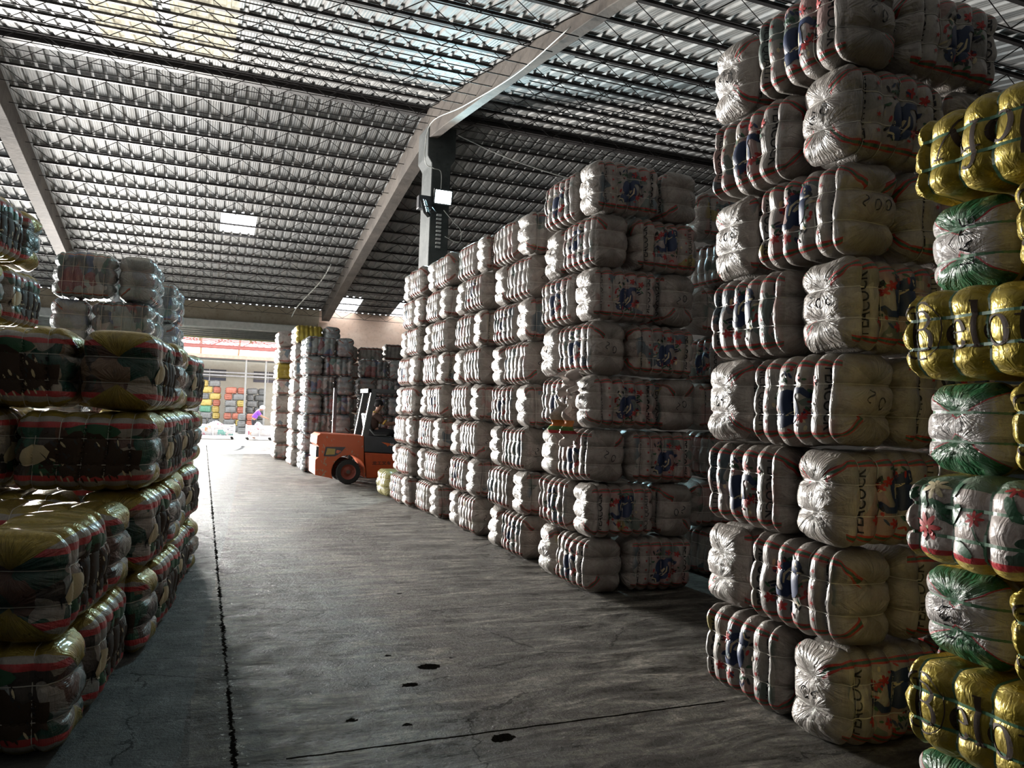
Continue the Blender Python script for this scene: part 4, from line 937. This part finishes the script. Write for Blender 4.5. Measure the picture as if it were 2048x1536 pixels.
mx = t.n('ShaderNodeMixShader'); mx.inputs[0].default_value = .6; t.t.links.new(tr.outputs[0], mx.inputs[1]); t.t.links.new(tp.outputs[0], mx.inputs[2]); t.t.links.new(mx.outputs[0], t.t.nodes['Material Output'].inputs[0]); CANM = t.m
def cz(y): u = (y - 38.5) / 6.; return 4.2 + 1.5 * (1 - u * u)
ys = [32.5 + 12 * i / 20 for i in range(21)]
V = [(x, y, cz(y)) for x in (-9, 12) for y in ys]; o = mesh_obj('canopy_sheet', V, [(i, i + 1, 22 + i, 21 + i) for i in range(20)], CANM, smooth=True); tag(o, 'clear arched canopy sheeting over the sunlit yard', 'canopy')
for i in range(7):
    x = -4 + i * 1.9; r = empty('canopy_truss', (x, 0, 0)); tag(r, f'arched steel canopy truss over the yard, number {["one", "two", "three", "four", "five", "six", "seven"][i]} from the left', 'truss', 'arched trusses over the yard')
    MB().tube([(0, y, cz(y) - .09) for y in ys], .06, 6).build('arch', simple('truss_tan', (.40, .28, .18), .6) if i == 0 else bpy.data.materials['truss_tan'], r)
for j, (y, bz) in enumerate(((36.0, 4.12), (39.0, 4.25), (42.0, 4.40))):
    r = empty('canopy_beam', (0, y, bz)); tag(r, f'maroon lattice beam crossing the yard canopy, {["nearest", "middle", "farthest"][j]} one', 'beam', 'lattice beams over the yard')
    MB().tube([(-9, 0, 0), (12, 0, 0)], .045, 6).build('bottom_chord', RED, r); MB().tube([(-9, 0, .35), (12, 0, .35)], .03, 6).build('top_chord', RED, r)
    m = MB(); P = [(-9 + k * .7, 0, 0 if k % 2 else .35) for k in range(31)]
    for p, q in zip(P, P[1:]): m.tube([p, q], .018, 4, False)
    m.build('web', RED, r)
m = MB(); m.box(-9, 12, 44.1, 47.9, 4.05, 4.12); o = m.build('rear_roof', simple('rear_roof_grey', (.3, .3, .3), .6)); tag(o, 'grey flat roof over the stacks against the yard wall', 'roof')

# ------------------------------------------------------------------ torn wrapping hanging from the tower
t = NT('torn_film'); n = t.obj(); zz = t.sep(n)[2]; c = t.mix(t.inside(zz, -.03, .03), (.55, .48, .44), (.65, .20, .03)); c = t.mix(t.inside(zz, -.07, -.03), c, (.10, .25, .05)); c = t.mix(t.inside(zz, -.1, -.07), c, (.5, .04, .05))
t.set(Base_Color=c, Roughness=.3); t.bump(t.noise(n, 25., 4, .6, 2.), .6, .02); TORN = t.m
def rag(loc, wx, hz, seed, label, mat):
    V = []; g = random.Random(seed); nx, nz = 16, 18
    for i in range(nx + 1):
        for j in range(nz + 1):
            u, v = i / nx - .5, j / nz - .5; a = 1 - .5 * abs(v) ; V.append((.05 * math.sin(9 * u + 5 * v + seed) + .03 * math.sin(19 * v + seed) + g.uniform(-.006, .006), u * wx * a + .04 * math.sin(4 * v + seed), v * hz + .02 * math.sin(11 * u)))
    F = [(i * (nz + 1) + j, (i + 1) * (nz + 1) + j, (i + 1) * (nz + 1) + j + 1, i * (nz + 1) + j + 1) for i in range(nx) for j in range(nz)]
    o = mesh_obj('torn_wrapping', V, F, mat, smooth=True); o.location = loc; o.rotation_euler = (0, 0, .2); m = o.modifiers.new('t', 'SOLIDIFY'); m.thickness = .003; tag(o, label, 'wrapping')
rag((3.27, 6.72, 1.60), .30, .42, 1, 'torn striped plastic wrapping hanging from the tower past the gap', TORN)
rag((3.27, 6.66, 1.98), .26, .26, 4, 'crumpled pale plastic wrapping above the torn striped piece', simple('film_pale', (.5, .44, .41), .35))
